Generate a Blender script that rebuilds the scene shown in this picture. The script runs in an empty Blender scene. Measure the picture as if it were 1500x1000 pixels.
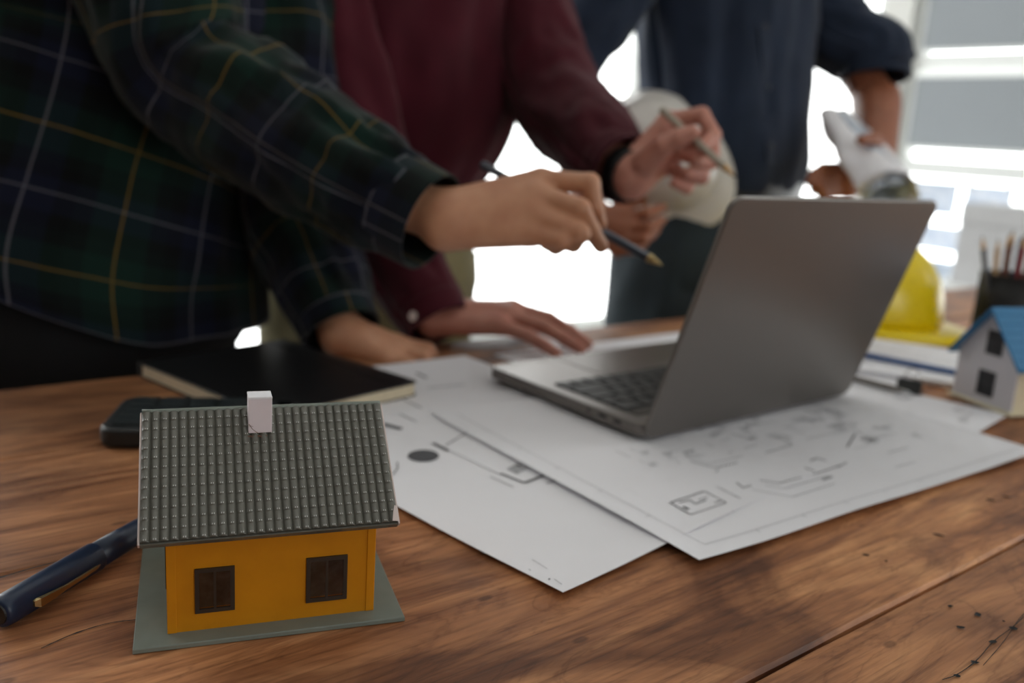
import bpy, bmesh, math, random
import numpy as np
from mathutils import Vector, Matrix, noise

S = bpy.context.scene
COL = S.collection
R = math.radians
TZ = 0.75                       # table top height above the floor

# ------------------------------------------------------------------ camera
F_PX, CAM_H, PITCH, ROLL = 1306.0, TZ + 0.2409, 0.2242, 0.0679
_fw = np.array([0, math.cos(PITCH), -math.sin(PITCH)])
_r0 = np.array([1.0, 0, 0]); _u0 = np.cross(_r0, _fw)
_r = math.cos(ROLL) * _r0 + math.sin(ROLL) * _u0
_u = -math.sin(ROLL) * _r0 + math.cos(ROLL) * _u0
_o = np.array([0, 0, CAM_H])
cd = bpy.data.cameras.new('camera'); cam = bpy.data.objects.new('camera', cd); COL.objects.link(cam)
cd.sensor_width = 36.0; cd.lens = F_PX / 1500 * 36.0; cd.clip_start = 0.02; cd.clip_end = 200
M4 = Matrix.Identity(4)
for i in range(3):
    M4[i][0] = _r[i]; M4[i][1] = _u[i]; M4[i][2] = -_fw[i]; M4[i][3] = _o[i]
cam.matrix_world = M4
cd.dof.use_dof = True; cd.dof.focus_distance = 0.425; cd.dof.aperture_fstop = 5.0; cd.dof.aperture_blades = 0
S.camera = cam

# ------------------------------------------------------------------ world, exposure
W = bpy.data.worlds.new('overcast_sky'); S.world = W; W.use_nodes = True
_bg = W.node_tree.nodes['Background']
_bg.inputs[0].default_value = (1.0, .99, .985, 1); _bg.inputs[1].default_value = 4.9
vs = S.view_settings
vs.view_transform = 'Standard'; vs.look = 'None'; vs.gamma = 1.0; vs.use_curve_mapping = False
vs.exposure = 0.0
S.cycles.max_bounces = 8; S.cycles.diffuse_bounces = 4; S.cycles.transparent_max_bounces = 12
S.cycles.sample_clamp_indirect = 8.0; S.cycles.caustics_reflective = False; S.cycles.caustics_refractive = False

def portal(name, loc, rot, sx, sy):
    l = bpy.data.lights.new(name, 'AREA'); l.shape = 'RECTANGLE'; l.size = sx; l.size_y = sy
    l.cycles.is_portal = True
    o = bpy.data.objects.new(name, l); COL.objects.link(o); o.location = loc; o.rotation_euler = rot

# ------------------------------------------------------------------ frames
YAW = R(39.0)
E_ = np.array([math.cos(YAW), math.sin(YAW), 0]); N_ = np.array([-math.sin(YAW), math.cos(YAW), 0]); Z_ = np.array([0, 0, 1.0])
def TP(a, b, z=0.0):            # table frame: a along the table, b across it, z from the floor
    return a * E_ + b * N_ + np.array([0, 0, z])
def AT(px, py, d):              # a point of the photograph at a distance d (m)
    return _o + d * (_fw + _r * (px - 750) / F_PX - _u * (py - 500) / F_PX)
def G(px, py, z=TZ):            # a point of the photograph on a level plane
    dr = _fw + _r * (px - 750) / F_PX - _u * (py - 500) / F_PX
    return _o + dr * ((z - _o[2]) / dr[2])

# ------------------------------------------------------------------ material helpers
def srgb(r, g, b):
    f = lambda c: (c / 12.92 if c <= .04045 else ((c + .055) / 1.055) ** 2.4)
    return (f(r / 255), f(g / 255), f(b / 255), 1)
class NT:
    def __init__(s, name):
        s.m = bpy.data.materials.new(name); s.m.use_nodes = True; s.t = s.m.node_tree
        s.b = s.t.nodes['Principled BSDF']; s.out = s.t.nodes['Material Output']
    def n(s, ty, **k):
        x = s.t.nodes.new(ty)
        for a, v in k.items(): setattr(x, a, v)
        return x
    def l(s, a, b): s.t.links.new(a, b)
    def math(s, op, a, b=None, clamp=False):
        x = s.n('ShaderNodeMath', operation=op); x.use_clamp = clamp
        for i, v in enumerate((a, b)):
            if v is None: continue
            if isinstance(v, (int, float)): x.inputs[i].default_value = v
            else: s.l(v, x.inputs[i])
        return x.outputs[0]
    def ramp(s, fac, stops, interp='LINEAR'):
        x = s.n('ShaderNodeValToRGB'); x.color_ramp.interpolation = interp
        el = x.color_ramp.elements
        while len(el) < len(stops): el.new(0.5)
        for e, (p, c) in zip(el, stops): e.position = p; e.color = c if len(c) == 4 else (*c, 1)
        s.l(fac, x.inputs[0]); return x.outputs[0]
    def mix(s, fac, a, b, bt='MIX'):
        x = s.n('ShaderNodeMix', data_type='RGBA', blend_type=bt)
        for sock, v in ((x.inputs[0], fac), (x.inputs[6], a), (x.inputs[7], b)):
            if isinstance(v, (int, float)): sock.default_value = v
            elif isinstance(v, tuple): sock.default_value = v
            else: s.l(v, sock)
        return x.outputs[2]
    def noise(s, vec, scale, detail=4, rough=.55, dist=0.0):
        x = s.n('ShaderNodeTexNoise'); x.inputs['Scale'].default_value = scale; x.inputs['Detail'].default_value = detail
        x.inputs['Roughness'].default_value = rough; x.inputs['Distortion'].default_value = dist
        if vec is not None: s.l(vec, x.inputs['Vector'])
        return x.outputs['Fac']
    def coord(s, kind='Object', scale=(1, 1, 1), loc=(0, 0, 0), rot=(0, 0, 0)):
        c = s.n('ShaderNodeTexCoord'); m = s.n('ShaderNodeMapping')
        m.inputs['Scale'].default_value = scale; m.inputs['Location'].default_value = loc; m.inputs['Rotation'].default_value = rot
        s.l(c.outputs[kind], m.inputs[0]); return m.outputs[0]
    def bump(s, h, strength=.3, dist=.002):
        x = s.n('ShaderNodeBump'); x.inputs['Strength'].default_value = strength; x.inputs['Distance'].default_value = dist
        s.l(h, x.inputs['Height']); s.l(x.outputs[0], s.b.inputs['Normal'])

def mat(name, col, rough=.5, metal=0.0, spec=.5, var=.08, nscale=40, bump=0.0, **kw):
    """plain material with a little procedural variation of tone"""
    t = NT(name); b = t.b
    v = t.noise(t.coord('Object'), nscale, 3)
    c0 = tuple(max(0, x * (1 - var)) for x in col[:3]) + (1,); c1 = tuple(min(1, x * (1 + var)) for x in col[:3]) + (1,)
    t.l(t.ramp(v, [(.3, c0), (.7, c1)]), b.inputs['Base Color'])
    b.inputs['Roughness'].default_value = rough; b.inputs['Metallic'].default_value = metal
    b.inputs['Specular IOR Level'].default_value = spec
    for k, x in kw.items(): b.inputs[k.replace('_', ' ')].default_value = x
    if bump: t.bump(v, bump, .001)
    return t.m

M = {}
def yellowplastic():
    t = NT('translucent_yellow_plastic'); v = t.noise(t.coord('Object'), 60, 3)
    c = t.ramp(v, [(.3, srgb(222, 146, 2)), (.7, srgb(230, 154, 6))]); t.l(c, t.b.inputs['Base Color']); t.b.inputs['Roughness'].default_value = .5
    tr = t.n('ShaderNodeBsdfTranslucent'); t.l(c, tr.inputs[0]); mx = t.n('ShaderNodeMixShader'); mx.inputs[0].default_value = .28
    t.l(t.b.outputs[0], mx.inputs[1]); t.l(tr.outputs[0], mx.inputs[2]); t.l(mx.outputs[0], t.out.inputs[0]); return t.m
M['yellow'] = yellowplastic()
M['tile'] = mat('grey_roof_plastic', srgb(94, 93, 86), .2, var=.06, nscale=120, spec=.6)
M['lip_glint'] = mat('light_grey_lip_glint', srgb(176, 176, 170), .25)  # painted glints of the back window on the roof tile lips
M['plate'] = mat('grey_green_board', srgb(116, 124, 116), .42, var=.1, nscale=50)
M['frame_brown'] = mat('dark_brown_plastic', srgb(46, 36, 26), .45)
M['foam'] = mat('white_foam', srgb(226, 216, 222), .8, var=.03)
M['pinkwhite'] = mat('pale_card_edge', srgb(205, 190, 186), .7)
M['glue'] = mat('brown_glue', srgb(92, 62, 44), .4)
M['paper'] = mat('white_paper', srgb(236, 235, 240), .75, var=.015, nscale=12)
M['ink'] = mat('printed_ink', srgb(84, 84, 88), .8, var=.1)
M['ink_light'] = mat('pale_printed_ink', srgb(164, 164, 168), .8, var=.1)
M['black'] = mat('black_plastic', srgb(22, 23, 24), .45)
M['blackcover'] = mat('black_leatherette', srgb(20, 20, 22), .38, nscale=300, bump=.25)
M['pages'] = mat('cream_page_edges', srgb(214, 200, 172), .8, nscale=200)
M['calc'] = mat('charcoal_plastic', srgb(34, 38, 40), .4)
M['calckey'] = mat('dark_grey_keys', srgb(44, 50, 52), .35)
M['pen'] = mat('navy_lacquer', srgb(23, 40, 66), .36, var=.04)
M['gold'] = mat('gold_metal', srgb(190, 168, 122), .3, metal=1.0, var=.05)
M['alu'] = mat('space_grey_aluminium', srgb(116, 111, 107), .33, metal=.75, var=.01, nscale=400)
M['key'] = mat('laptop_key_black', srgb(20, 20, 21), .5)
M['screen'] = mat('dark_glass_screen', srgb(12, 12, 14), .1)
M['rubber'] = mat('black_rubber', srgb(24, 24, 24), .8)
M['helmet_y'] = mat('yellow_hard_plastic', srgb(236, 208, 20), .28, var=.03, nscale=8)
M['helmet_w'] = mat('white_hard_plastic', srgb(214, 210, 204), .32, var=.03, nscale=8)
M['strap'] = mat('grey_webbing', srgb(70, 70, 72), .8)
M['blue'] = mat('blue_roof_plastic', srgb(34, 116, 166), .45, var=.05)
M['cream'] = mat('cream_wall_plastic', srgb(226, 218, 190), .6, var=.03)
M['whitewall'] = mat('white_wall_plastic', srgb(205, 203, 208), .6, var=.02)
M['darkpane'] = mat('dark_window_plastic', srgb(34, 36, 40), .3)
M['meshcup'] = mat('black_wire_mesh', srgb(20, 21, 22), .5)
M['wood_pencil'] = mat('bare_pencil_wood', srgb(214, 172, 120), .6)
M['lead'] = mat('pencil_lead', srgb(50, 48, 46), .5)
M['steel'] = mat('polished_steel', srgb(190, 190, 192), .25, metal=1.0, var=.03)
M['pencil_grey'] = mat('grey_pencil_lacquer', srgb(78, 82, 92), .3)
M['pencil_silver'] = mat('silver_pencil_lacquer', srgb(168, 158, 142), .3)
M['pencil_blue'] = mat('blue_pencil_lacquer', srgb(40, 86, 150), .35)
M['pencil_red'] = mat('red_pencil_lacquer', srgb(142, 40, 40), .4)
M['pencil_brown'] = mat('brown_pencil_lacquer', srgb(120, 66, 44), .4)
M['pencil_navy'] = mat('navy_pencil_lacquer', srgb(36, 44, 90), .4)
M['wallpaint'] = mat('white_wall_paint', srgb(226, 226, 222), .85, var=.02, nscale=3)
M['walldark'] = mat('taupe_wall_paint', srgb(112, 104, 97), .85, var=.03, nscale=3)
M['ceil'] = mat('white_ceiling_paint', srgb(236, 236, 232), .9, var=.02, nscale=3)
M['winframe'] = mat('white_window_frame', srgb(236, 238, 236), .5, var=.01, nscale=5)
M['shelfwhite'] = mat('white_laminate', srgb(232, 233, 232), .5, var=.01, nscale=5)
M['boxgrey'] = mat('grey_storage_card', srgb(190, 190, 192), .7, var=.03, nscale=12)
M['boxblue'] = mat('pale_blue_card', srgb(196, 206, 220), .7, var=.03, nscale=12)
M['watch'] = mat('black_watch_strap', srgb(18, 18, 20), .5)
M['pearl'] = mat('white_pearl_button', srgb(236, 226, 222), .2)
M['belt'] = mat('black_leather_belt', srgb(16, 16, 16), .4)
M['hair'] = mat('black_hair', srgb(22, 18, 16), .45, nscale=200, bump=.4)
M['shoe'] = mat('dark_shoe_leather', srgb(34, 28, 26), .4)

def skinmat(name, c, dark):
    t = NT(name); v = t.noise(t.coord('Object'), 35, 4); v2 = t.noise(t.coord('Object'), 300, 3)
    t.l(t.ramp(v, [(.3, dark), (.7, c)]), t.b.inputs['Base Color'])
    t.b.inputs['Roughness'].default_value = .5; t.b.inputs['Subsurface Weight'].default_value = .12
    t.b.inputs['Subsurface Radius'].default_value = (.008, .003, .0015); t.b.inputs['Subsurface Scale'].default_value = .6
    t.bump(v2, .12, .0008); return t.m
M['skin1'] = skinmat('warm_skin', srgb(198, 146, 114), srgb(180, 124, 94))
M['skin2'] = skinmat('fair_rosy_skin', srgb(200, 142, 124), srgb(184, 118, 102))
M['skin3'] = skinmat('brown_skin', srgb(158, 98, 70), srgb(140, 82, 56))

def cloth(name, c, var=.15, sheen=.1, trans=0.0):
    t = NT(name)
    v = t.noise(t.coord('Object'), 14, 4); w = t.noise(t.coord('Object'), 900, 2)
    c0 = tuple(x * (1 - var) for x in c[:3]) + (1,); c1 = tuple(x * (1 + var) for x in c[:3]) + (1,)
    base = t.ramp(v, [(.3, c0), (.7, c1)])
    t.l(base, t.b.inputs['Base Color']); t.b.inputs['Roughness'].default_value = .9
    t.b.inputs['Specular IOR Level'].default_value = .2; t.b.inputs['Sheen Weight'].default_value = sheen
    t.bump(w, .2, .0006)
    if trans:
        tr = t.n('ShaderNodeBsdfTranslucent'); t.l(base, tr.inputs[0]); mx = t.n('ShaderNodeMixShader'); mx.inputs[0].default_value = trans
        t.l(t.b.outputs[0], mx.inputs[1]); t.l(tr.outputs[0], mx.inputs[2]); t.l(mx.outputs[0], t.out.inputs[0])
    return t.m
M['burgundy'] = cloth('burgundy_cotton', srgb(70, 16, 29), trans=.06)
M['navy'] = cloth('navy_cotton', srgb(38, 48, 66), trans=.05)
M['slate'] = cloth('slate_trousers', srgb(46, 56, 62))
M['olive'] = cloth('khaki_trousers', srgb(136, 128, 96))
M['blackcloth'] = cloth('black_trousers', srgb(20, 20, 22), sheen=.05)

def plaid():
    t = NT('green_navy_plaid_flannel')
    tc = t.n('ShaderNodeTexCoord'); sp = t.n('ShaderNodeSeparateXYZ'); t.l(tc.outputs['UV'], sp.inputs[0])
    P = .128
    green = srgb(15, 38, 32); navy = srgb(15, 19, 37); blk = srgb(6, 8, 9); dk = srgb(10, 19, 18)
    cols = []; yl = []; wl = []
    for ax in (0, 1):
        f = t.math('FRACT', t.math('ADD', t.math('DIVIDE', sp.outputs[ax], P), 20.0))
        cols.append(t.ramp(f, [(0, navy), (.14, blk), (.24, dk), (.34, green), (.46, green), (.54, green), (.66, dk), (.76, blk), (.86, navy)], 'CONSTANT'))
        yl.append(t.math('LESS_THAN', t.math('ABSOLUTE', t.math('SUBTRACT', f, .5)), .006))
        d0 = t.math('ABSOLUTE', t.math('SUBTRACT', f, .02)); wl.append(t.math('LESS_THAN', d0, .0065))
    base = t.mix(.5, cols[0], cols[1])
    y = t.math('MULTIPLY', t.math('MAXIMUM', yl[0], yl[1]), .4); w = t.math('MULTIPLY', t.math('MAXIMUM', wl[0], wl[1]), .28)
    c = t.mix(y, base, srgb(150, 116, 42)); c = t.mix(w, c, srgb(150, 148, 158))
    t.l(c, t.b.inputs['Base Color']); t.b.inputs['Roughness'].default_value = .92; t.b.inputs['Specular IOR Level'].default_value = .15
    t.b.inputs['Sheen Weight'].default_value = .12
    t.bump(t.noise(t.coord('Object'), 800, 2), .2, .0006); return t.m
M['plaid'] = plaid()

def wood(name, seed, tint=1.0):
    t = NT(name)
    v1 = t.coord('Object', (2.2, 16, 16), (seed * 1.7, seed, 0)); v0 = t.coord('Object', (3.0, 5.5, 5), (seed * 3.1, seed * 2, 0))
    vf = t.coord('Object', (10, 260, 60), (seed, 0, 0)); vk = t.coord('Object', (5, 9, 9), (seed * 2.3, 0, 0))
    big = t.noise(v0, 1.0, 5, .6, 1.6)
    streak = t.noise(v1, 1.0, 8, .62, 2.2)
    fine = t.noise(vf, 1.0, 4, .65, .3)
    T = tint
    a = t.ramp(streak, [(.30, (.11 * T, .041 * T, .018 * T)), (.42, (.29 * T, .122 * T, .054 * T)), (.55, (.44 * T, .205 * T, .094 * T)), (.70, (.60 * T, .315 * T, .152 * T))])
    b = t.ramp(big, [(.36, (.42, .36, .34)), (.48, (.86, .82, .8)), (.62, (1.12, 1.08, 1.02))])
    c = t.mix(1.0, a, b, 'MULTIPLY')
    fr = t.ramp(fine, [(.32, (.62, .58, .55)), (.5, (1, 1, 1)), (.7, (1.12, 1.1, 1.08))])
    c = t.mix(1.0, c, fr, 'MULTIPLY')
    # curly figured veins
    n2 = t.noise(t.coord('Object', (3.6, 17, 9), (seed, seed * .3, 0)), 1.0, 5, .6, 2.2)
    vein = t.math('ABSOLUTE', t.math('SUBTRACT', n2, .5))
    vr = t.ramp(vein, [(0, (.45, .38, .35)), (.018, (.82, .8, .78)), (.05, (1, 1, 1))])
    c = t.mix(.5, c, t.mix(1.0, c, vr, 'MULTIPLY'))
    # pores and worm holes
    vo = t.n('ShaderNodeTexVoronoi'); vo.inputs['Scale'].default_value = 1.0
    t.l(t.coord('Object', (14, 30, 1), (seed * .9, seed * 1.3, 0)), vo.inputs['Vector'])
    spot = t.ramp(vo.outputs['Distance'], [(.05, (.12, .09, .08)), (.085, (1, 1, 1))])
    c = t.mix(.55, c, t.mix(1.0, c, spot, 'MULTIPLY'))
    t.l(c, t.b.inputs['Base Color'])
    t.l(t.ramp(streak, [(.3, (.42,) * 3), (.7, (.58,) * 3)]), t.b.inputs['Roughness'])
    t.b.inputs['Specular IOR Level'].default_value = .3
    t.bump(t.math('ADD', t.math('MULTIPLY', fine, .5), streak), .35, .0015)
    return t.m

def glassmat():
    t = NT('clear_window_glass')
    tr = t.n('ShaderNodeBsdfTransparent'); tr.inputs[0].default_value = (.97, .985, .98, 1)
    gl = t.n('ShaderNodeBsdfGlossy'); gl.inputs['Roughness'].default_value = .02
    fr = t.n('ShaderNodeFresnel'); fr.inputs[0].default_value = 1.15
    mx = t.n('ShaderNodeMixShader'); t.l(fr.outputs[0], mx.inputs[0]); t.l(tr.outputs[0], mx.inputs[1]); t.l(gl.outputs[0], mx.inputs[2])
    t.l(mx.outputs[0], t.out.inputs[0]); return t.m
M['glass'] = glassmat()
def amberglass():
    t = NT('smoky_amber_film')
    tr = t.n('ShaderNodeBsdfTransparent'); v = t.noise(t.coord('Object'), 160, 3)
    t.l(t.ramp(v, [(.35, (.78, .72, .56)), (.7, (.95, .9, .76))]), tr.inputs[0])
    gl = t.n('ShaderNodeBsdfGlossy'); gl.inputs['Roughness'].default_value = .15
    mx = t.n('ShaderNodeMixShader'); mx.inputs[0].default_value = .06; t.l(tr.outputs[0], mx.inputs[1]); t.l(gl.outputs[0], mx.inputs[2])
    t.l(mx.outputs[0], t.out.inputs[0]); return t.m
M['amber'] = amberglass()
def blindmat():
    t = NT('grey_roller_blind_fabric')
    d = t.n('ShaderNodeBsdfDiffuse'); tl = t.n('ShaderNodeBsdfTranslucent')
    v = t.noise(t.coord('Object', (1, 1, 60)), 6, 3)
    c = t.ramp(v, [(.3, srgb(150, 155, 160)), (.7, srgb(160, 165, 170))])
    t.l(c, d.inputs[0]); tl.inputs[0].default_value = (.045, .05, .053, 1)
    mx = t.n('ShaderNodeAddShader'); t.l(d.outputs[0], mx.inputs[0]); t.l(tl.outputs[0], mx.inputs[1])
    t.l(mx.outputs[0], t.out.inputs[0]); return t.m
M['blind'] = blindmat()
def floormat():
    t = NT('dark_grey_floor'); v = t.noise(t.coord('Object'), 4, 5)
    t.l(t.ramp(v, [(.3, srgb(98, 92, 86)), (.7, srgb(112, 106, 99))]), t.b.inputs['Base Color']); t.b.inputs['Roughness'].default_value = .45
    return t.m
M['floor'] = floormat()

# ------------------------------------------------------------------ mesh helpers
def link(name, me, m=None, parent=None, loc=(0, 0, 0), rot=(0, 0, 0), smooth=False):
    o = bpy.data.objects.new(name, me); COL.objects.link(o)
    if m is not None and not me.materials: me.materials.append(m)
    o.location = loc; o.rotation_euler = rot
    if parent is not None: o.parent = parent
    if smooth and len(me.polygons): me.polygons.foreach_set('use_smooth', [True] * len(me.polygons))
    return o
def tag(o, label, cat, group=None, kind=None):
    o['label'] = label; o['category'] = cat
    if group: o['group'] = group
    if kind: o['kind'] = kind
    return o
def struct(o, label=None):
    o['kind'] = 'structure'
    if label: o['label'] = label
    return o
def empty(name, loc=(0, 0, 0), rz=0.0):
    o = bpy.data.objects.new(name, None); COL.objects.link(o); o.empty_display_size = .05
    o.location = loc; o.rotation_euler = (0, 0, rz); return o
def pyd(name, v, f, uv=None):
    me = bpy.data.meshes.new(name)
    me.from_pydata([tuple(map(float, x)) for x in v], [], [tuple(int(i) for i in q) for q in f])
    if uv is not None:
        ul = me.uv_layers.new(name='UVMap')
        idx = np.empty(len(me.loops), dtype=np.int64); me.loops.foreach_get('vertex_index', idx)
        ul.data.foreach_set('uv', np.asarray(uv, dtype=np.float32)[idx].ravel())
    me.update(); return me
def box_me(name, sx, sy, sz, bev=0.0, seg=1, org=(0, 0, 0)):
    """box whose low corner is org"""
    bm = bmesh.new(); bmesh.ops.create_cube(bm, size=1)
    for v in bm.verts: v.co = Vector(((v.co.x + .5) * sx + org[0], (v.co.y + .5) * sy + org[1], (v.co.z + .5) * sz + org[2]))
    if bev: bmesh.ops.bevel(bm, geom=bm.edges[:], offset=bev, segments=seg, profile=.7, affect='EDGES')
    me = bpy.data.meshes.new(name); bm.to_mesh(me); bm.free(); return me
def box(name, lo, hi, m, parent=None, bev=0.0, seg=1, loc=(0, 0, 0), rot=(0, 0, 0), smooth=False):
    me = box_me(name, hi[0] - lo[0], hi[1] - lo[1], hi[2] - lo[2], bev, seg, lo)
    return link(name, me, m, parent, loc, rot, smooth)
def boxes_me(name, lst):
    v = []; f = []
    for lo, hi in lst:
        k = len(v)
        v += [(x, y, z) for z in (lo[2], hi[2]) for y in (lo[1], hi[1]) for x in (lo[0], hi[0])]
        f += [(k, k + 2, k + 3, k + 1), (k + 4, k + 5, k + 7, k + 6), (k, k + 1, k + 5, k + 4), (k + 1, k + 3, k + 7, k + 5), (k + 3, k + 2, k + 6, k + 7), (k + 2, k, k + 4, k + 6)]
    return pyd(name, v, f)
def prism_me(name, pts, h, bev=0.0, seg=2, z0=0.0):
    """outline in xy extruded up by h"""
    bm = bmesh.new(); vs_ = [bm.verts.new((x, y, z0)) for x, y in pts]; f = bm.faces.new(vs_)
    r = bmesh.ops.extrude_face_region(bm, geom=[f])
    bmesh.ops.translate(bm, vec=(0, 0, h), verts=[e for e in r['geom'] if isinstance(e, bmesh.types.BMVert)])
    bmesh.ops.recalc_face_normals(bm, faces=bm.faces[:])
    if bev:
        ed = [e for e in bm.edges if abs(e.verts[0].co.z - e.verts[1].co.z) < 1e-9]
        bmesh.ops.bevel(bm, geom=ed, offset=bev, segments=seg, profile=.6, affect='EDGES')
    me = bpy.data.meshes.new(name); bm.to_mesh(me); bm.free(); return me
def rrect(sx, sy, r, n=6):
    p = []
    for cx, cy, a0 in ((sx - r, sy - r, 0), (r, sy - r, 90), (r, r, 180), (sx - r, r, 270)):
        for i in range(n + 1):
            a = R(a0 + 90 * i / n); p.append((cx + r * math.cos(a), cy + r * math.sin(a)))
    return p
def lathe_me(name, prof, n=32, axis='Z'):
    """profile of (radius, height)"""
    v = []; f = []
    for r_, z in prof:
        for i in range(n):
            a = 2 * math.pi * i / n; v.append((r_ * math.cos(a), r_ * math.sin(a), z))
    for j in range(len(prof) - 1):
        for i in range(n):
            f.append((j * n + i, j * n + (i + 1) % n, (j + 1) * n + (i + 1) % n, (j + 1) * n + i))
    if prof[0][0] > 1e-6: f.append(tuple(range(n))[::-1])
    if prof[-1][0] > 1e-6: f.append(tuple((len(prof) - 1) * n + i for i in range(n)))
    me = pyd(name, v, f); return me
def rot_to(d):
    """rotation that turns +Z to d"""
    return Vector(d).normalized().to_track_quat('Z', 'Y').to_euler()
def catmull(P, n):
    P = np.asarray(P, float); K = len(P); out = []
    Q = np.vstack([2 * P[0] - P[1], P, 2 * P[-1] - P[-2]])
    for t in np.linspace(0, K - 1, n):
        i = min(int(t), K - 2); u = t - i
        a, b, c, d = Q[i], Q[i + 1], Q[i + 2], Q[i + 3]
        out.append(.5 * ((2 * b) + (-a + c) * u + (2 * a - 5 * b + 4 * c - d) * u * u + (-a + 3 * b - 3 * c + d) * u ** 3))
    return np.array(out)
def sweep(path, rad, nring=40, nseg=32, up=(0, 0, 1), fold=None, cap=True, thick=None):
    """tube along a path; rad rows (r_side, r_up); returns verts, faces, uv (metres)"""
    P = catmull(path, nring); Rr = catmull(np.array(rad, float).reshape(len(path), -1), nring)
    if Rr.shape[1] == 1: Rr = np.hstack([Rr, Rr])
    T = np.gradient(P, axis=0); T /= np.linalg.norm(T, axis=1)[:, None] + 1e-12
    s = np.concatenate([[0], np.cumsum(np.linalg.norm(np.diff(P, axis=0), axis=1))])
    V = []; UV = []; upv = np.array(up, float)
    for k in range(nring):
        b1 = np.cross(T[k], upv); b1 /= np.linalg.norm(b1) + 1e-12; b2 = np.cross(b1, T[k])
        for i in range(nseg + 1):
            a = 2 * math.pi * i / nseg
            ra, rb = Rr[k]
            q = b1 * math.cos(a) * ra + b2 * math.sin(a) * rb
            if fold is not None:
                nq = q / (np.linalg.norm(q) + 1e-9); q = q + nq * fold(a, s[k], s[-1], P[k] + q)
            V.append(P[k] + q); UV.append((a * (Rr[:, 0].mean() + Rr[:, 1].mean()) / 2, s[k]))
    f = []
    m = nseg + 1
    for k in range(nring - 1):
        for i in range(nseg): f.append((k * m + i, k * m + i + 1, (k + 1) * m + i + 1, (k + 1) * m + i))
    if cap:
        f.append(tuple(range(nseg))[::-1]); f.append(tuple((nring - 1) * m + i for i in range(nseg)))
    return V, f, UV
def nz(x, y, z): return noise.noise(Vector((x, y, z)))

# ------------------------------------------------------------------ signed distance modelling (bodies, hands)
def rc(P, a, b, ra, rb):
    a = np.asarray(a); b = np.asarray(b); ab = b - a; L = (ab @ ab) + 1e-12
    t = np.clip(((P - a) @ ab) / L, 0, 1)
    return np.linalg.norm(P - a - t[:, None] * ab, axis=1) - (ra + (rb - ra) * t)
def ell(P, c, r, Rm=None):
    q = P - np.asarray(c)
    if Rm is not None: q = q @ Rm
    r = np.asarray(r); k0 = np.linalg.norm(q / r, axis=1); k1 = np.linalg.norm(q / (r * r), axis=1)
    return k0 * (k0 - 1) / (k1 + 1e-9)
def smin(a, b, k):
    h = np.clip(.5 + .5 * (b - a) / k, 0, 1); return b + (a - b) * h - k * h * (1 - h)
def nets(fn, lo, hi, h):
    lo = np.asarray(lo, float); n = np.ceil((np.asarray(hi) - lo) / h).astype(int) + 1
    ax = [lo[i] + h * np.arange(n[i]) for i in range(3)]
    X = np.stack(np.meshgrid(*ax, indexing='ij'), -1).reshape(-1, 3)
    Fv = np.concatenate([fn(X[i:i + 200000]) for i in range(0, len(X), 200000)]).reshape(n)
    c = lambda i, j, k: Fv[i:n[0] - 1 + i, j:n[1] - 1 + j, k:n[2] - 1 + k]
    corner = {(i, j, k): c(i, j, k) for i in (0, 1) for j in (0, 1) for k in (0, 1)}
    neg = sum((v < 0).astype(int) for v in corner.values()); act = (neg > 0) & (neg < 8)
    acc = np.zeros(act.shape + (3,)); cnt = np.zeros(act.shape)
    for p in corner:
        for a in range(3):
            if p[a] == 0:
                q = list(p); q[a] = 1; q = tuple(q); A, B = corner[p], corner[q]
                m = (A < 0) != (B < 0); t = np.where(m, A / np.where(m, A - B, 1), 0)
                for d in range(3): acc[..., d] += np.where(m, p[d] + (t if d == a else 0), 0)
                cnt += m
    idx = -np.ones(act.shape, int); idx[act] = np.arange(act.sum())
    ijk = np.argwhere(act); V = lo + h * (ijk + acc[act] / cnt[act][:, None])
    faces = []
    for a in range(3):
        b, d = (a + 1) % 3, (a + 2) % 3
        sl0 = [slice(None)] * 3; sl1 = [slice(None)] * 3; sl0[a] = slice(0, -1); sl1[a] = slice(1, None)
        A, B = Fv[tuple(sl0)], Fv[tuple(sl1)]; m = (A < 0) != (B < 0)
        m = m.copy()
        e0 = [slice(None)] * 3; e0[b] = 0; m[tuple(e0)] = False; e0[b] = -1; m[tuple(e0)] = False
        e0 = [slice(None)] * 3; e0[d] = 0; m[tuple(e0)] = False; e0[d] = -1; m[tuple(e0)] = False
        I = np.argwhere(m); sgn = (A < 0)[m]
        ob = np.zeros(3, int); ob[b] = 1; od = np.zeros(3, int); od[d] = 1
        g = lambda J: idx[J[:, 0], J[:, 1], J[:, 2]]
        q = np.stack([g(I - ob - od), g(I - od), g(I), g(I - ob)], 1)
        q[~sgn] = q[~sgn][:, ::-1]; faces.append(q)
    return V, np.vstack(faces)

# ================================================================== ROOM
RA0, RA1, RB0, RB1, RH = -2.6, 3.6, -2.6, 3.2, 2.75        # room in the table frame
def wallpiece(name, lst, m, parent=None):
    """boxes in the table frame (a, b, z)"""
    o = link(name, boxes_me(name, lst), m, parent, (0, 0, 0), (0, 0, YAW if parent is None else 0)); return o
fl = struct(box('floor', (RA0 - .2, RB0 - .2, -.1), (RA1 + .2, RB1 + .2, 0), M['floor'], rot=(0, 0, YAW)), 'dark grey floor of the office')
ce = struct(box('ceiling', (RA0 - .2, RB0 - .2, RH), (RA1 + .2, RB1 + .2, RH + .1), M['ceil'], rot=(0, 0, YAW)), 'plain white ceiling')
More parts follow.
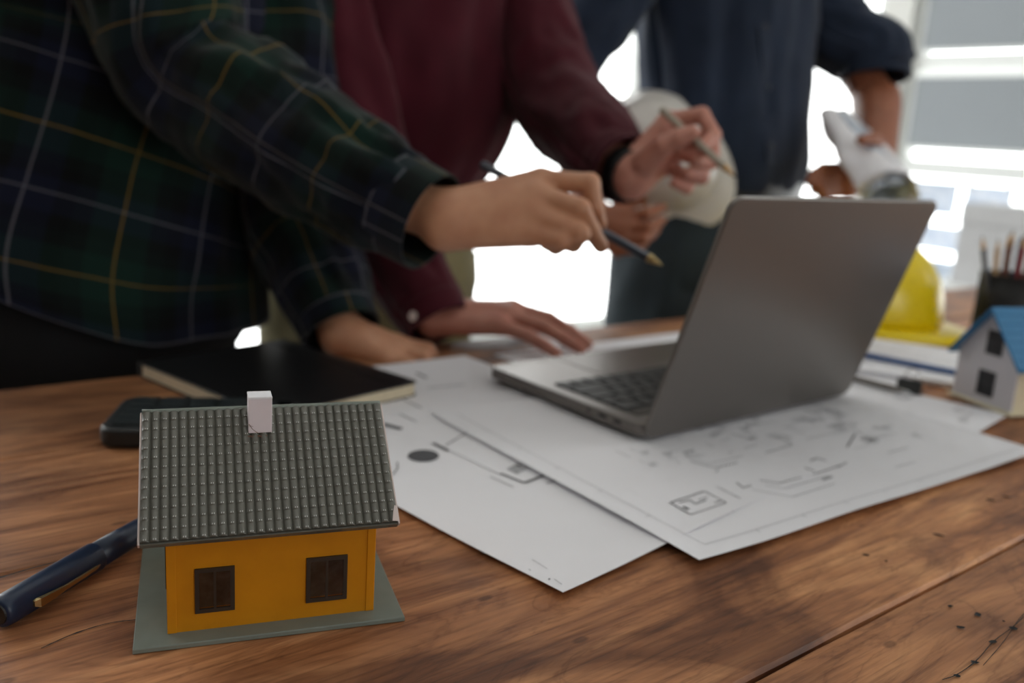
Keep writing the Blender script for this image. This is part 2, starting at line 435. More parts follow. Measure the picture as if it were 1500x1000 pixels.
# openings per wall: (u0, u1, z0, z1)
def wall(name, axis, pos, u0, u1, openings, out, m='wallpaint'):
    """a wall with rectangular openings; axis 'b' = wall runs along a at b = pos"""
    segs = []; us = sorted([u0, u1] + [x for o in openings for x in o[:2]])
    th = .14 * out
    def bx(p, q, z0, z1):
        if q - p < 1e-6 or z1 - z0 < 1e-6: return
        lo, hi = sorted((pos, pos + th))
        segs.append(((p, lo, z0), (q, hi, z1)) if axis == 'b' else ((lo, p, z0), (hi, q, z1)))
    for p, q in zip(us[:-1], us[1:]):
        op = [o for o in openings if o[0] <= p + 1e-6 and q <= o[1] + 1e-6]
        if op: bx(p, q, 0, op[0][2]); bx(p, q, op[0][3], RH)
        else: bx(p, q, 0, RH)
    return struct(wallpiece(name, segs, M[m]))
def window(k, axis, pos, op, out, nu, rails, label, blind=None):
    u0, u1, z0, z1 = op
    mid = pos + .07 * out
    base = TP((u0 + u1) / 2, mid, z0) if axis == 'b' else TP(mid, (u0 + u1) / 2, z0)
    root = empty('window_%d' % k, tuple(base), YAW if axis == 'b' else YAW + math.pi / 2)
    root['kind'] = 'structure'; root['label'] = label
    w = u1 - u0; h = z1 - z0; t = .03; fw = .05
    fr = [((-w / 2, -t, 0), (-w / 2 + fw, t, h)), ((w / 2 - fw, -t, 0), (w / 2, t, h)), ((-w / 2, -t, 0), (w / 2, t, fw)), ((-w / 2, -t, h - fw), (w / 2, t, h))]
    link('window_frame', boxes_me('window_frame', fr), M['winframe'], root)
    for i in range(1, nu):
        x = -w / 2 + w * i / nu
        link('mullion', boxes_me('mullion', [((x - .025, -t, fw), (x + .025, t, h - fw))]), M['winframe'], root)
    for z in rails:
        link('rail', boxes_me('rail', [((-w / 2 + fw, -t * 1.15, z - z0 - .03), (w / 2 - fw, t * 1.15, z - z0 + .03))]), M['winframe'], root)
    zs = [fw] + [z - z0 for z in rails] + [h - fw]
    for i in range(nu):
        for a, b in zip(zs[:-1], zs[1:]):
            x0 = -w / 2 + w * i / nu + .02; x1 = -w / 2 + w * (i + 1) / nu - .02
            link('pane', boxes_me('pane', [((x0, -.003, a), (x1, .003, b))]), M['glass'], root)
    n = N_ if axis == 'b' else E_
    rot_in = Vector(tuple(-n * out)).to_track_quat('-Z', 'Y').to_euler()
    return root
OPB = (-1.9, 3.35, .06, 2.6); OPR1 = (2.14, 3.1, .06, 2.6); OPR2 = (-.5, 2.02, .56, 2.6)
OPF = (-.6, .9, 1.15, 2.4); OPR3 = (-2.4, -.62, .7, 2.6)
wall('wall_back', 'b', RB1, RA0 - .2, RA1 + .2, [OPB], 1)
wall('wall_right', 'a', RA1, RB0, RB1, [OPR3, OPR2, OPR1], 1)
wall('wall_left', 'a', RA0, RB0, RB1, [], -1, 'walldark')
wall('wall_front', 'b', RB0, RA0 - .2, RA1 + .2, [OPF], -1, 'walldark')
window(1, 'b', RB1, OPB, 1, 4, [], 'wide floor to ceiling window glowing white behind the people')
window(2, 'a', RA1, OPR1, 1, 1, [], 'bright window on the right wall without a blind')
window(3, 'a', RA1, OPR2, 1, 1, [.985, 1.40], 'right wall window with grey roller blinds and white rail')
window(4, 'b', RB0, OPF, -1, 4, [], 'added unseen window in the wall behind the viewer for front fill')  # unseen window, added as fill light from the front
window(5, 'a', RA1, OPR3, 1, 2, [], 'added unseen clear window in the near right wall, lighting the table')  # unseen window, added to brighten the table from the right
def pdir(v): return Vector(tuple(v)).to_track_quat('-Z', 'Y').to_euler()
portal('portal_back', tuple(TP((OPB[0] + OPB[1]) / 2, RB1 + .16, (OPB[2] + OPB[3]) / 2)), pdir(-N_), OPB[1] - OPB[0], OPB[3] - OPB[2])
portal('portal_right', tuple(TP(RA1 + .16, (OPR1[0] + OPR1[1]) / 2, (OPR1[2] + OPR1[3]) / 2)), pdir(-E_), OPR1[1] - OPR1[0], OPR1[3] - OPR1[2])
portal('portal_blind', tuple(TP(RA1 + .16, (OPR2[0] + OPR2[1]) / 2, (OPR2[2] + OPR2[3]) / 2)), pdir(-E_), OPR2[1] - OPR2[0], OPR2[3] - OPR2[2])
portal('portal_side', tuple(TP(RA1 + .16, (OPR3[0] + OPR3[1]) / 2, (OPR3[2] + OPR3[3]) / 2)), pdir(-E_), OPR3[1] - OPR3[0], OPR3[3] - OPR3[2])
portal('portal_front', tuple(TP((OPF[0] + OPF[1]) / 2, RB0 - .16, (OPF[2] + OPF[3]) / 2)), pdir(N_), OPF[1] - OPF[0], OPF[3] - OPF[2])
# roller blinds in the right window: an upper and a lower one
for zlo, zhi, lab in ((1.435, 2.56, 'upper grey roller blind above the white window rail'), (1.055, 1.365, 'lower grey roller blind between the rail and the sill')):
    rt = empty('roller_blind', tuple(TP(RA1 + .02, (OPR2[0] + OPR2[1]) / 2, zlo)), YAW + math.pi / 2)
    hw = (OPR2[1] - OPR2[0]) / 2 - .055; h = zhi - zlo
    box('blind_cloth', (-hw, -.001, .012), (hw, .001, h - .02), M['blind'], rt)
    box('bottom_bar', (-hw, -.006, 0), (hw, .006, .014), M['winframe'], rt, .003)
    link('roller_tube', lathe_me('roller_tube', [(.014, -hw), (.014, hw)], 16), M['winframe'], rt, (0, 0, h - .014), (0, math.pi / 2, 0), True)
    tag(rt, lab, 'blind', 'grey roller blinds')
sill = struct(link('trim_1', boxes_me('trim_1', [((RA1 - .07, OPR2[0] - .05, .955), (RA1 + .02, OPR2[1] + .05, 1.0))]), M['winframe'], None, (0, 0, 0), (0, 0, YAW)), 'white sill under the blinds')

# low white shelf unit below the blinds
SHC = 1.0
SH = empty('shelf_unit', tuple(TP(RA1 - .04, SHC, 0)), YAW + math.pi / 2)      # local x along the wall (+b), local y = -a (into the room)
SHL = 2.0; SHD = .36
tag(SH, 'low white open shelf unit under the blinds on the right', 'shelf')
for z in (.05, .30, .56):
    box('shelf_board', (-SHL / 2, 0, z), (SHL / 2, SHD, z + .022), M['shelfwhite'], SH, .002)
for x in (-SHL / 2, -.32, .32, SHL / 2 - .022):
    box('upright', (x, 0.001, 0), (x + .022, SHD - .001, .56), M['shelfwhite'], SH, .002)
box('back_panel', (-SHL / 2, .0005, .03), (SHL / 2, .006, .56), M['shelfwhite'], SH)
random.seed(4)
k = 0
for sx0, zz, n, lab in ((-.86, .322, 3, 'on the upper shelf at the right'), (-.24, .322, 3, 'on the upper shelf in the middle'), (.42, .322, 3, 'on the upper shelf at the left'), (-.24, .072, 2, 'on the lower shelf in the middle'), (.42, .072, 2, 'on the lower shelf at the left')):
    x = sx0
    for i in range(n):
        w = .15 + random.random() * .02; hh = (.1, .17, .06, .13)[k % 4]; d = .26
        p = TP(RA1 - .04 - .06, SHC + x + w / 2, zz)
        mt = (M['paper'], M['boxblue'], M['paper'], M['boxgrey'])[k % 4]
        nm = ('paper_stack', 'document_box', 'paper_stack', 'document_box')[k % 4]
        rt = empty(nm, tuple(p), YAW + math.pi / 2)
        if 'stack' in nm:
            z = 0
            for q in range(3):
                dz = hh / 3; ox = random.uniform(-.006, .006)
                box('paper_bundle', (-w / 2 + ox, 0, z), (w / 2 + ox, d, z + dz - .002), mt, rt, .002); z += dz
        else:
            box('box_body', (-w / 2, 0, 0), (w / 2, d, hh * .72), mt, rt, .002)
            box('box_lid', (-w / 2 - .002, -.002, hh * .72), (w / 2 + .002, d + .002, hh), mt, rt, .002)
        nth = ('first', 'second', 'third')[i]
        tag(rt, '%s %s, %s from its right' % ({'paper_stack': 'white paper stack', 'document_box': 'pale document box'}[nm], lab, nth), 'papers' if 'stack' in nm else 'box', 'things on the white shelves')
        x += w + .025; k += 1
# things on top of the shelf unit
for i, (x, w, hh, m, lab) in enumerate(((.38, .30, .29, M['boxgrey'], 'tall grey lidded storage box on top of the white shelf unit'), (.76, .26, .05, M['boxblue'], 'flat pale blue box file lying on top of the white shelf unit'))):
    rt = empty('storage_box', tuple(TP(RA1 - .04 - .05, SHC + x, .582)), YAW + math.pi / 2)
    box('box_body', (-w / 2, 0, 0), (w / 2, .24, hh * .75), m, rt, .003); box('box_lid', (-w / 2 - .003, -.003, hh * .75), (w / 2 + .003, .243, hh), m, rt, .003)
    tag(rt, lab, 'box')
def filmpaper():
    t = NT('backlit_paper'); d = t.n('ShaderNodeBsdfDiffuse'); tl = t.n('ShaderNodeBsdfTranslucent'); c = t.ramp(t.noise(t.coord('Object'), 25, 3), [(.35, srgb(206, 214, 226)), (.65, srgb(232, 234, 238))])
    t.l(c, d.inputs[0]); t.l(c, tl.inputs[0]); mx = t.n('ShaderNodeMixShader'); mx.inputs[0].default_value = .32
    t.l(d.outputs[0], mx.inputs[1]); t.l(tl.outputs[0], mx.inputs[2]); t.l(mx.outputs[0], t.out.inputs[0]); return t.m
M['taped'] = filmpaper()
for b, z, w, h, lab in ((1.84, .80, .20, .13, 'upper left sheet taped on the glass under the sill'), (1.62, .80, .18, .13, 'upper right sheet taped on the glass under the sill'), (1.76, .655, .26, .10, 'lower wide sheet taped on the glass under the sill')):
    rt = empty('taped_sheet', tuple(TP(RA1 + .062, b, z)), YAW + math.pi / 2)
    box('sheet_of_paper', (-w / 2, 0, 0), (w / 2, .0006, h), M['taped'], rt)
    for sx in (-1, 1): box('tape_strip', (sx * (w / 2 - .012) - .012, .0006, h - .012), (sx * (w / 2 - .012) + .012, .0009, h + .006), M['boxgrey'], rt)
    tag(rt, lab, 'paper', 'sheets taped on the glass')

# ================================================================== TABLE
TB0, TB1, TA0, TA1 = -.14, .85, -.85, 1.95
tbl = empty('wooden_table', tuple(TP((TA0 + TA1) / 2, (TB0 + TB1) / 2, 0)), YAW)
tag(tbl, 'rustic brown wooden table of wide timeworn planks under everything', 'table')
seams = [TB0, .036, .216, .495, .672, TB1]
rnd = random.Random(7)
for i, (b0, b1) in enumerate(zip(seams[:-1], seams[1:])):
    L = TA1 - TA0; Wd = b1 - b0
    bm = bmesh.new(); nx = 120
    # plank with slightly wavering, rounded edges
    prof = [(.0008, -.034), (.0004, -.006), (.0010, -.0022), (.0030, -.0004), (.007, 0.0)]
    dz = rnd.uniform(-.0006, 0)
    rows = []
    for j in range(nx + 1):
        x = -L / 2 + L * j / nx
        w0 = .0011 * nz(x * 5, i * 7.1, 1) + .0005 * nz(x * 21, i * 3.1, 4); w1 = .0011 * nz(x * 5, (i + 1) * 7.1, 1) + .0005 * nz(x * 21, i * 9.1, 6)
        r0 = [(x, off + w0 * (.4 if z < -.004 else 1), z + dz) for off, z in prof]; r1 = [(x, Wd - off + w1 * (.4 if z < -.004 else 1), z + dz) for off, z in prof[::-1]]
        rows.append([bm.verts.new(p) for p in r0 + r1])
    for j in range(nx):
        A, B = rows[j], rows[j + 1]
        for q in range(len(A)):
            bm.faces.new((A[q], A[(q + 1) % len(A)], B[(q + 1) % len(A)], B[q]))
    bm.faces.new(rows[0]); bm.faces.new(rows[-1][::-1])
    bmesh.ops.recalc_face_normals(bm, faces=bm.faces[:])
    me = bpy.data.meshes.new('plank'); bm.to_mesh(me); bm.free()
    link('plank', me, wood('plank_wood_%d' % i, 1.37 + i * 2.11, (1.0, 1.05, 1.12, .95, .82)[i]), tbl, (0, b0 - (TB0 + TB1) / 2, TZ))
M['woodleg'] = wood('leg_wood', 9.3, .8)
hl = (TA1 - TA0) / 2; hw = (TB1 - TB0) / 2
for sx in (-1, 1):
    for sy in (-1, 1):
        x = sx * (hl - .16); y = sy * (hw - .12)
        box('leg', (x - .04, y - .04, 0), (x + .04, y + .04, TZ - .034), M['woodleg'], tbl, .006)
    box('apron', (sx * (hl - .15) - .012, -hw + .15, TZ - .114), (sx * (hl - .15) + .012, hw - .15, TZ - .034), M['woodleg'], tbl, .003)
for sy in (-1, 1):
    box('apron', (-hl + .17, sy * (hw - .11) - .012, TZ - .114), (hl - .17, sy * (hw - .11) + .012, TZ - .034), M['woodleg'], tbl, .003)
# cracks, worm holes and knots in the near planks: small sunken dark marks with their own shape
def mark(px, py, rx, ry, rz):
    p = G(px, py)
    n = 12; rx *= .8; ry *= .8
    v = [(0, 0, -.0002)] + [(rx * math.cos(2 * math.pi * q / n) * (1 + .7 * nz(px * .37 + q * 1.3, py * .41, 0)), ry * math.sin(2 * math.pi * q / n) * (1 + .7 * nz(py * .37, q * 1.1, px * .31)), .00025) for q in range(n)]
    f = [(0, 1 + q, 1 + (q + 1) % n) for q in range(n)]
    c = tbl.location; loc = Vector(tuple(p)) - Vector(c); a = -YAW
    lx = loc.x * math.cos(a) - loc.y * math.sin(a); ly = loc.x * math.sin(a) + loc.y * math.cos(a)
    link('worm_hole', pyd('worm_hole', v, f), M['rubber'], tbl, (lx, ly, TZ + .0001), (0, 0, rz - YAW))
for px, py, rx, ry, rz in ((1392, 888, .0022, .0016, .5), (1407, 919, .0028, .0016, .2), (1432, 900, .0034, .0022, .9), (1484, 920, .003, .002, .3), (1454, 940, .0028, .0017, .4), (1428, 970, .003, .0016, 0), (1402, 990, .002, .0014, 0), (1470, 910, .0012, .0009, 0),
                           (1452, 733, .005, .002, -.5), (1474, 728, .004, .0016, -.6), (1376, 784, .006, .0016, -.4), (1268, 813, .003, .0016, 0), (1298, 822, .0013, .0011, 0)):
    mark(px, py, rx, ry, rz)
def crack(pts, w=.0006):
    P = catmull([G(*p) for p in pts], 24); v = []; f = []
    for q, p in enumerate(P):
        t = P[min(q + 1, 23)] - P[max(q - 1, 0)]; t = t / np.linalg.norm(t); s = np.array([-t[1], t[0], 0]) * w * (.4 + .8 * abs(nz(q * .7, pts[0][0], 0)))
        v += [p + s + [0, 0, .0003], p - s + [0, 0, .0003]]
        if q: f.append((2 * q - 2, 2 * q - 1, 2 * q + 1, 2 * q))
    a = -YAW; loc = np.array(tbl.location); Rm = np.array([[math.cos(a), -math.sin(a), 0], [math.sin(a), math.cos(a), 0], [0, 0, 1]])
    v = [Rm @ (p - loc) for p in v]
    link('crack', pyd('crack', v, f), M['rubber'], tbl)
crack([(1380, 996), (1402, 988), (1430, 968), (1455, 940), (1484, 918), (1500, 903)], .0005)
crack([(1440, 975), (1470, 940), (1492, 908), (1510, 890)], .00035)
crack([(-20, 852), (60, 829), (130, 812), (205, 792)], .0011)
crack([(60, 950), (110, 928), (160, 913), (200, 908)], .0006)
crack([(-20, 878), (40, 856), (90, 838)], .0006)

# ================================================================== YELLOW MODEL HOUSE
mm = .001
HX, HY, HYAW = -.16297, .362188, .357
house = empty('model_house', (HX, HY, TZ), HYAW)
tag(house, 'yellow model house with grey tiled roof and white chimney on grey board', 'model house')
BL, BD, BT = .1265, .1055, .0026
link('base_plate', prism_me('base_plate', [(0, 0), (BL, 0), (BL, BD), (0, BD)], BT, .0004, 1), M['plate'], house)
wx0, wx1, wy0, wy1, wtop = .0147, .1125, .0104, .0950, .0535
th = .0018
def panel_with_holes(name, u0, u1, z0, z1, holes, m, parent, axis, pos, t, top=None):
    """wall panel; axis 'y': lies in xz at y=pos"""
    us = sorted({u0, u1} | {x for h in holes for x in h[:2]}); zs = sorted({z0, z1} | {x for h in holes for x in h[2:]})
    lst = []
    for a, b in zip(us[:-1], us[1:]):
        for c, d in zip(zs[:-1], zs[1:]):
            if any(h[0] <= a + 1e-9 and b <= h[1] + 1e-9 and h[2] <= c + 1e-9 and d <= h[3] + 1e-9 for h in holes): continue
            lst.append(((a, pos, c), (b, pos + t, d)) if axis == 'y' else ((pos, a, c), (pos + t, b, d)))
    me = boxes_me(name, lst)
    bm = bmesh.new(); bm.from_mesh(me); bmesh.ops.remove_doubles(bm, verts=bm.verts[:], dist=1e-6)
    # drop inner faces shared by two boxes
    seen = {}
    for f in bm.faces:
        kx = tuple(sorted(v.index for v in f.verts)); seen.setdefault(kx, []).append(f)
    bmesh.ops.delete(bm, geom=[f for fs in seen.values() if len(fs) > 1 for f in fs], context='FACES_ONLY')
    bm.to_mesh(me); bm.free()
    return link(name, me, m, parent)
wins = [(.0271, .0451, .0118, .0346), (.0786, .0986, .0110, .0348)]
def inset(w, d): return (w[0] + d, w[1] - d, w[2] + d, w[3] - d)
fwall = panel_with_holes('front_wall', wx0, wx1, BT, wtop, [inset(w, .0015) for w in wins], M['yellow'], house, 'y', wy0, th)
bwall = panel_with_holes('back_wall', wx0, wx1, BT, wtop, [inset(w, .0015) for w in wins], M['yellow'], house, 'y', wy1 - th, th)
ymid = .0527
for nm, xa in (('gable_wall', wx0), ('gable_wall', wx1 - th)):
    pts = [(wy0 + th, BT), (wy1 - th, BT), (wy1 - th, wtop), (ymid, .0925), (wy0 + th, wtop)]
    v = [(xa, y, z) for y, z in pts] + [(xa + th, y, z) for y, z in pts]
    f = [tuple(range(5))[::-1], tuple(range(5, 10))] + [(i, (i + 1) % 5, 5 + (i + 1) % 5, 5 + i) for i in range(5)]
    gw = link(nm, pyd(nm, v, f), M['yellow'], house)
    x = xa - .0012 if xa == wx0 else xa + th
    fr = boxes_me('window_frame', [((x, .040, .010), (x + .0012, .043, .036)), ((x, .062, .010), (x + .0012, .065, .036)), ((x, .043, .010), (x + .0012, .062, .0125)), ((x, .043, .0335), (x + .0012, .062, .036)), ((x, .0519, .0125), (x + .0012, .0531, .0335))])
    w = link('window_frame', fr, M['frame_brown'], gw)
    link('window_pane', boxes_me('window_pane', [((x + .0003, .043, .0125), (x + .0007, .062, .0335))]), M['darkpane'], gw)
for y, xs in ((wy0 - .0006, (wx0, wx1 - .0042)),):
    for x in xs:
        box('corner_strip', (x, y, BT), (x + .0042, y + .0006, wtop), M['yellow'], fwall, .0002)
for wl, y, s in ((fwall, wy0, -1), (bwall, wy1, 1)):
    for w in wins:
        y0, y1 = sorted((y, y + s * .0012))
        u0, u1, z0, z1 = w; c = (u0 + u1) / 2; t = .0020
        fr = boxes_me('window_frame', [((u0, y0, z0), (u0 + t, y1, z1)), ((u1 - t, y0, z0), (u1, y1, z1)), ((u0 + t, y0, z0), (u1 - t, y1, z0 + t)), ((u0 + t, y0, z1 - t), (u1 - t, y1, z1))])
        link('window_frame', fr, M['frame_brown'], wl)
        link('window_mullion', boxes_me('window_mullion', [((c - .0006, y0 + .0001, z0 + t), (c + .0006, y1 - .0001, z1 - t))]), M['frame_brown'], wl)
        for a, b in ((u0 + t * .7, c - .0004), (c + .0004, u1 - t * .7)):
            ym = y + s * .0004
            link('window_pane', boxes_me('window_pane', [((a, ym - .0001, z0 + t * .7), (b, ym + .0001, z1 - t * .7))]), M['amber'], wl)
# roof
xl, xr, ye, ze, yr, zr = .0042, .1211, .0014, .0535, ymid, .0975
sl = math.hypot(yr - ye, zr - ze); sa = math.atan2(zr - ze, yr - ye)
roof = empty('roof', (0, 0, 0)); roof.parent = house
NC, NR = 28, 13
tw = (xr - xl) / NC; tl = sl / NR
def tile_me():
    # pantile: rolling cross-section, raised and rolled-down lower lip
    nx_ = 8; v = []; f = []
    ys = [(-.0003, -.0001), (.0000, .00035), (.0004, .00052), (.0009, .00004), (tl, 0.0)]
    for y, dz in ys:
        for i in range(nx_ + 1):
            x = tw * i / nx_; c = max(0.0, math.sin(math.pi * i / nx_)) ** .75
            z = .0014 * c + dz * c * c
            v.append((x, y, z))
    for j in range(len(ys) - 1):
        for i in range(nx_):
            f.append((j * (nx_ + 1) + i, j * (nx_ + 1) + i + 1, (j + 1) * (nx_ + 1) + i + 1, (j + 1) * (nx_ + 1) + i))
    # two bright nicks on every tile lip: glints put into the colour
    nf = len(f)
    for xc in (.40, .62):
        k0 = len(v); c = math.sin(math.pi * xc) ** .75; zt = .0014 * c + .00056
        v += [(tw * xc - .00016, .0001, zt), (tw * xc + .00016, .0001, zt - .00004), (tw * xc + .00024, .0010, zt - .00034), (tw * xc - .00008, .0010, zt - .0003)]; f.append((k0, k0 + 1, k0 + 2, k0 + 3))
    me = pyd('roof_tile', v, f); me.materials.append(M['tile']); me.materials.append(M['lip_glint'])
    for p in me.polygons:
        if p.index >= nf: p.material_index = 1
    return me
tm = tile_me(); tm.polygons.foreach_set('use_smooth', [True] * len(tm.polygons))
# tile order: the lower rows show largest
order = [(r_, c_) for r_ in range(NR) for c_ in range(NC)]
fslope = empty('front_slope', (xl, ye, ze), 0); fslope.rotation_euler = (sa, 0, 0); fslope.parent = house
bpy.data.objects.remove(roof)
fslope.name = 'roof_slope'
top_v = []; top_f = []
tv = [tuple(v.co) for v in tm.vertices]; tf = [tuple(p.vertices) for p in tm.polygons]
for n_, (r_, c_) in enumerate(order):
    if n_ < 300:
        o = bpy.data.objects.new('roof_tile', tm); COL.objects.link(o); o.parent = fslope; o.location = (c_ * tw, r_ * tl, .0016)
    else:
        k0 = len(top_v); top_v += [(x + c_ * tw, y + r_ * tl, z + .0016) for x, y, z in tv]; top_f += [tuple(i + k0 for i in q) for q in tf]
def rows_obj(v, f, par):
    o = link('roof_tile_rows', pyd('roof_tile_rows', v, f), M['tile'], par, smooth=True); o['kind'] = 'stuff'; o.data.materials.append(M['lip_glint']); n = len(tf)
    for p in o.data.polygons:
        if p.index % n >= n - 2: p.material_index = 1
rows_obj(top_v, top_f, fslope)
box('roof_sheet', (0, 0, 0), (xr - xl, sl, .0016), M['tile'], fslope, 0)
box('eave_board', (0, -.0012, -.0022), (xr - xl, 0, .0012), M['tile'], fslope, .0002)
back = empty('roof_slope', (xr, 2 * yr - ye, ze)); back.rotation_euler = (sa, 0, math.pi); back.parent = house
bv = []; bf = []
for r_, c_ in order:
    k0 = len(bv); bv += [(x + c_ * tw, y + r_ * tl, z + .0016) for x, y, z in tv]; bf += [tuple(i + k0 for i in q) for q in tf]
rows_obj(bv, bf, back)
box('roof_sheet', (0, 0, 0), (xr - xl, sl, .0016), M['tile'], back, 0)
for x in (-.0009, xr - xl):
    for sp_ in (fslope, back):
        box('barge_board', (x, -.001, -.0016), (x + .0009, sl, .0014), M['pinkwhite'], sp_, .0002)
V, f, _ = sweep([(xl, yr, zr + .0016), ((xl + xr) / 2, yr, zr + .0016), (xr, yr, zr + .0016)], [(.0014, .0012)] * 3, 24, 10, fold=lambda a, s, L, p: .0002 * nz(s * 300, a, 3))
link('ridge_strip', pyd('ridge_strip', V, f), M['plate'], house, smooth=True)
# chimney
cy0 = ye + .735 * (yr - ye); cx0, cx1 = .0532, .0644
ch = box('chimney', (cx0, cy0, ze + .735 * (zr - ze) + .0044), (cx1, cy0 + .0105, .1075), M['foam'], house, .0002)
box('chimney_cap', (cx0 - .0001, cy0 - .0001, .1075), (cx1 + .0001, cy0 + .0106, .1087), M['paper'], ch, .0002)
zb = ze + .735 * (zr - ze) + .001
v = []; f = []
rn = random.Random(3)
for i in range(9):
    x = cx0 - .0008 + rn.random() * .011; s = .0004 + rn.random() * .0006; dy = -.0009 + rn.random() * .0006
    k0 = len(v); y = cy0 + dy; z = zb + dy * math.tan(sa) + .0024
    for q in range(6): v.append((x + s * math.cos(q * 1.047), y + s * .5 * math.sin(q * 1.047), z + .0004 * math.sin(q * 1.047)))
    v.append((x, y - .0002, z + .0005))
    f += [(k0 + q, k0 + (q + 1) % 6, k0 + 6) for q in range(6)]
# hair cracks on the foam face
for a, b in (((.0002, .0062), (.0018, .0035)), ((.0018, .0035), (.0046, .0012)), ((.0006, .0052), (.0022, .0048))):
    k0 = len(v); w = .00012
    for p in (a, b):
        v += [(cx0 + p[0] - w, cy0 - .00015, zb + p[1] + .002), (cx0 + p[0] + w, cy0 - .00015, zb + p[1] + .002 + w)]
    f.append((k0, k0 + 1, k0 + 3, k0 + 2))
link('glue_stain', pyd('glue_stain', v, f), M['glue'], ch)
# chipped corner of the eave
chip = pyd('chipped_edge', [(.1138, -.0003, .0036), (.1169, -.0006, .0034), (.1169, .0075, .0034), (.1158, .0078, .0036), (.1148, .0045, .0037)], [(0, 1, 2, 3, 4)])
link('chipped_edge', chip, M['pinkwhite'], fslope)

# ================================================================== PAPERS
def sheet(name, corner, yaw, sx, sy, z, label, amp=.0012, seed=0, curl=0.0, ink=None, cat='paper', group='drawing sheets on the table', mats=None):
    """a sheet whose local x/y run along its edges; gently wavy; ink = list of (polyline mm, width mm, light)"""
    root = empty(name, (corner[0], corner[1], TZ + z), yaw)
    def hz(x, y):
        e = min(x, sx - x, y, sy - y) / .05; e = max(0.0, 1 - e)
        return amp * (.35 + .65 * e) * (1 + nz(x * 9 + seed, y * 9, seed)) * .9 + curl * e * e * (.5 + .5 * nz(x * 6, y * 6, seed + 5))
    nx = max(6, int(sx / .012)); ny = max(6, int(sy / .012)); v = []; f = []; t = .00018
    for lay in (0, 1):
        for j in range(ny + 1):
            for i in range(nx + 1):
                x = sx * i / nx; y = sy * j / ny; v.append((x, y, hz(x, y) + (t if lay else 0)))
    n1 = (nx + 1) * (ny + 1)
    for j in range(ny):
        for i in range(nx):
            a = j * (nx + 1) + i; f.append((n1 + a, n1 + a + 1, n1 + a + nx + 2, n1 + a + nx + 1)); f.append((a, a + nx + 1, a + nx + 2, a + 1))
    for i in range(nx):
        a = i; f.append((a, a + 1, n1 + a + 1, n1 + a)); a = ny * (nx + 1) + i; f.append((a + 1, a, n1 + a, n1 + a + 1))
    for j in range(ny):
        a = j * (nx + 1); b = a + nx + 1; f.append((b, a, n1 + a, n1 + b)); a += nx; b += nx; f.append((a, b, n1 + b, n1 + a))
    sh_ = link('sheet_of_paper', pyd('sheet_of_paper', v, f), M['paper'], root, smooth=False)
    for light in (False, True):
        v = []; f = []
        for pl, w, lg, *fill in (ink or []):
            if lg != light: continue
            if fill:            # filled polygon
                k0 = len(v); v += [(x * mm, y * mm, hz(x * mm, y * mm) + t + .0005) for x, y in pl]; f.append(tuple(range(k0, len(v)))); continue
            for (x0, y0), (x1, y1) in zip(pl[:-1], pl[1:]):
                L = math.hypot(x1 - x0, y1 - y0)
                if L < 1e-6: continue
                ns = max(1, int(L / 12)); px_, py_ = -(y1 - y0) / L * w / 2, (x1 - x0) / L * w / 2
                for q in range(ns + 1):
                    x = x0 + (x1 - x0) * q / ns; y = y0 + (y1 - y0) * q / ns
                    for s in (1, -1):
                        X, Y = (x + s * px_) * mm, (y + s * py_) * mm; v.append((X, Y, hz(X, Y) + t + .0005))
                    if q: k0 = len(v) - 4; f.append((k0, k0 + 1, k0 + 3, k0 + 2))
        if v: link('printed_drawing', pyd('printed_drawing', v, f), M['ink_light' if light else 'ink'], root)['kind'] = 'stuff'
    tag(root, label, cat, group); return root
def rect(x, y, w, h): return [(x, y), (x + w, y), (x + w, y + h), (x, y + h), (x, y)]
rk = random.Random(11)
# --- sheet 2 (large plan under the laptop)
ink2 = [([(6 + 14, 14), (424, 14)], .5, True), ([(20, 14), (20, 300)], .5, True), ([(424, 14), (424, 300)], .5, True)]
for i in range(1, 9): ink2.append(([(20 + i * 48, 14), (20 + i * 48, 10)], .6, True))
for i in range(1, 6): ink2.append(([(20, 14 + i * 48), (16, 14 + i * 48)], .6, True))
# small framed detail near the corner
A2 = np.array([.1195, .4881]); Y2 = R(36.4)
def loc2(px, py):
    d = G(px, py)[:2] - A2; return ((d[0] * math.cos(Y2) + d[1] * math.sin(Y2)) * 1000, (-d[0] * math.sin(Y2) + d[1] * math.cos(Y2)) * 1000)
def L2(*pts): return [loc2(*p) for p in pts]
ink2 += [(L2((981, 742), (1031, 725)), 1.0, False), (L2((1031, 725), (1063, 742)), .9, False), (L2((1063, 742), (1011, 760)), 1.0, False), (L2((1011, 760), (981, 742)), 1.2, False),
         (L2((994, 742), (1010, 738), (1018, 744), (1034, 738)), 1.0, False), (L2((1036, 734), (1022, 738)), .8, False), (L2((1000, 748), (1008, 752)), 2.6, False), (L2((1046, 742), (1056, 739)), 1.0, False)]
for q in range(6): ink2.append((L2((1048 + q * 5.5, 718 + q * 2.6), (1060 + q * 4.8, 723 + q * 2.6)), .9, True))
for q in range(4): ink2.append((L2((1040 + q * 8, 762 - q * 3), (1050 + q * 8, 765 - q * 3)), 1.6, True)); ink2.append((L2((1042 + q * 8, 756 - q * 2), (1050 + q * 7, 759 - q * 2)), 1.2, True))
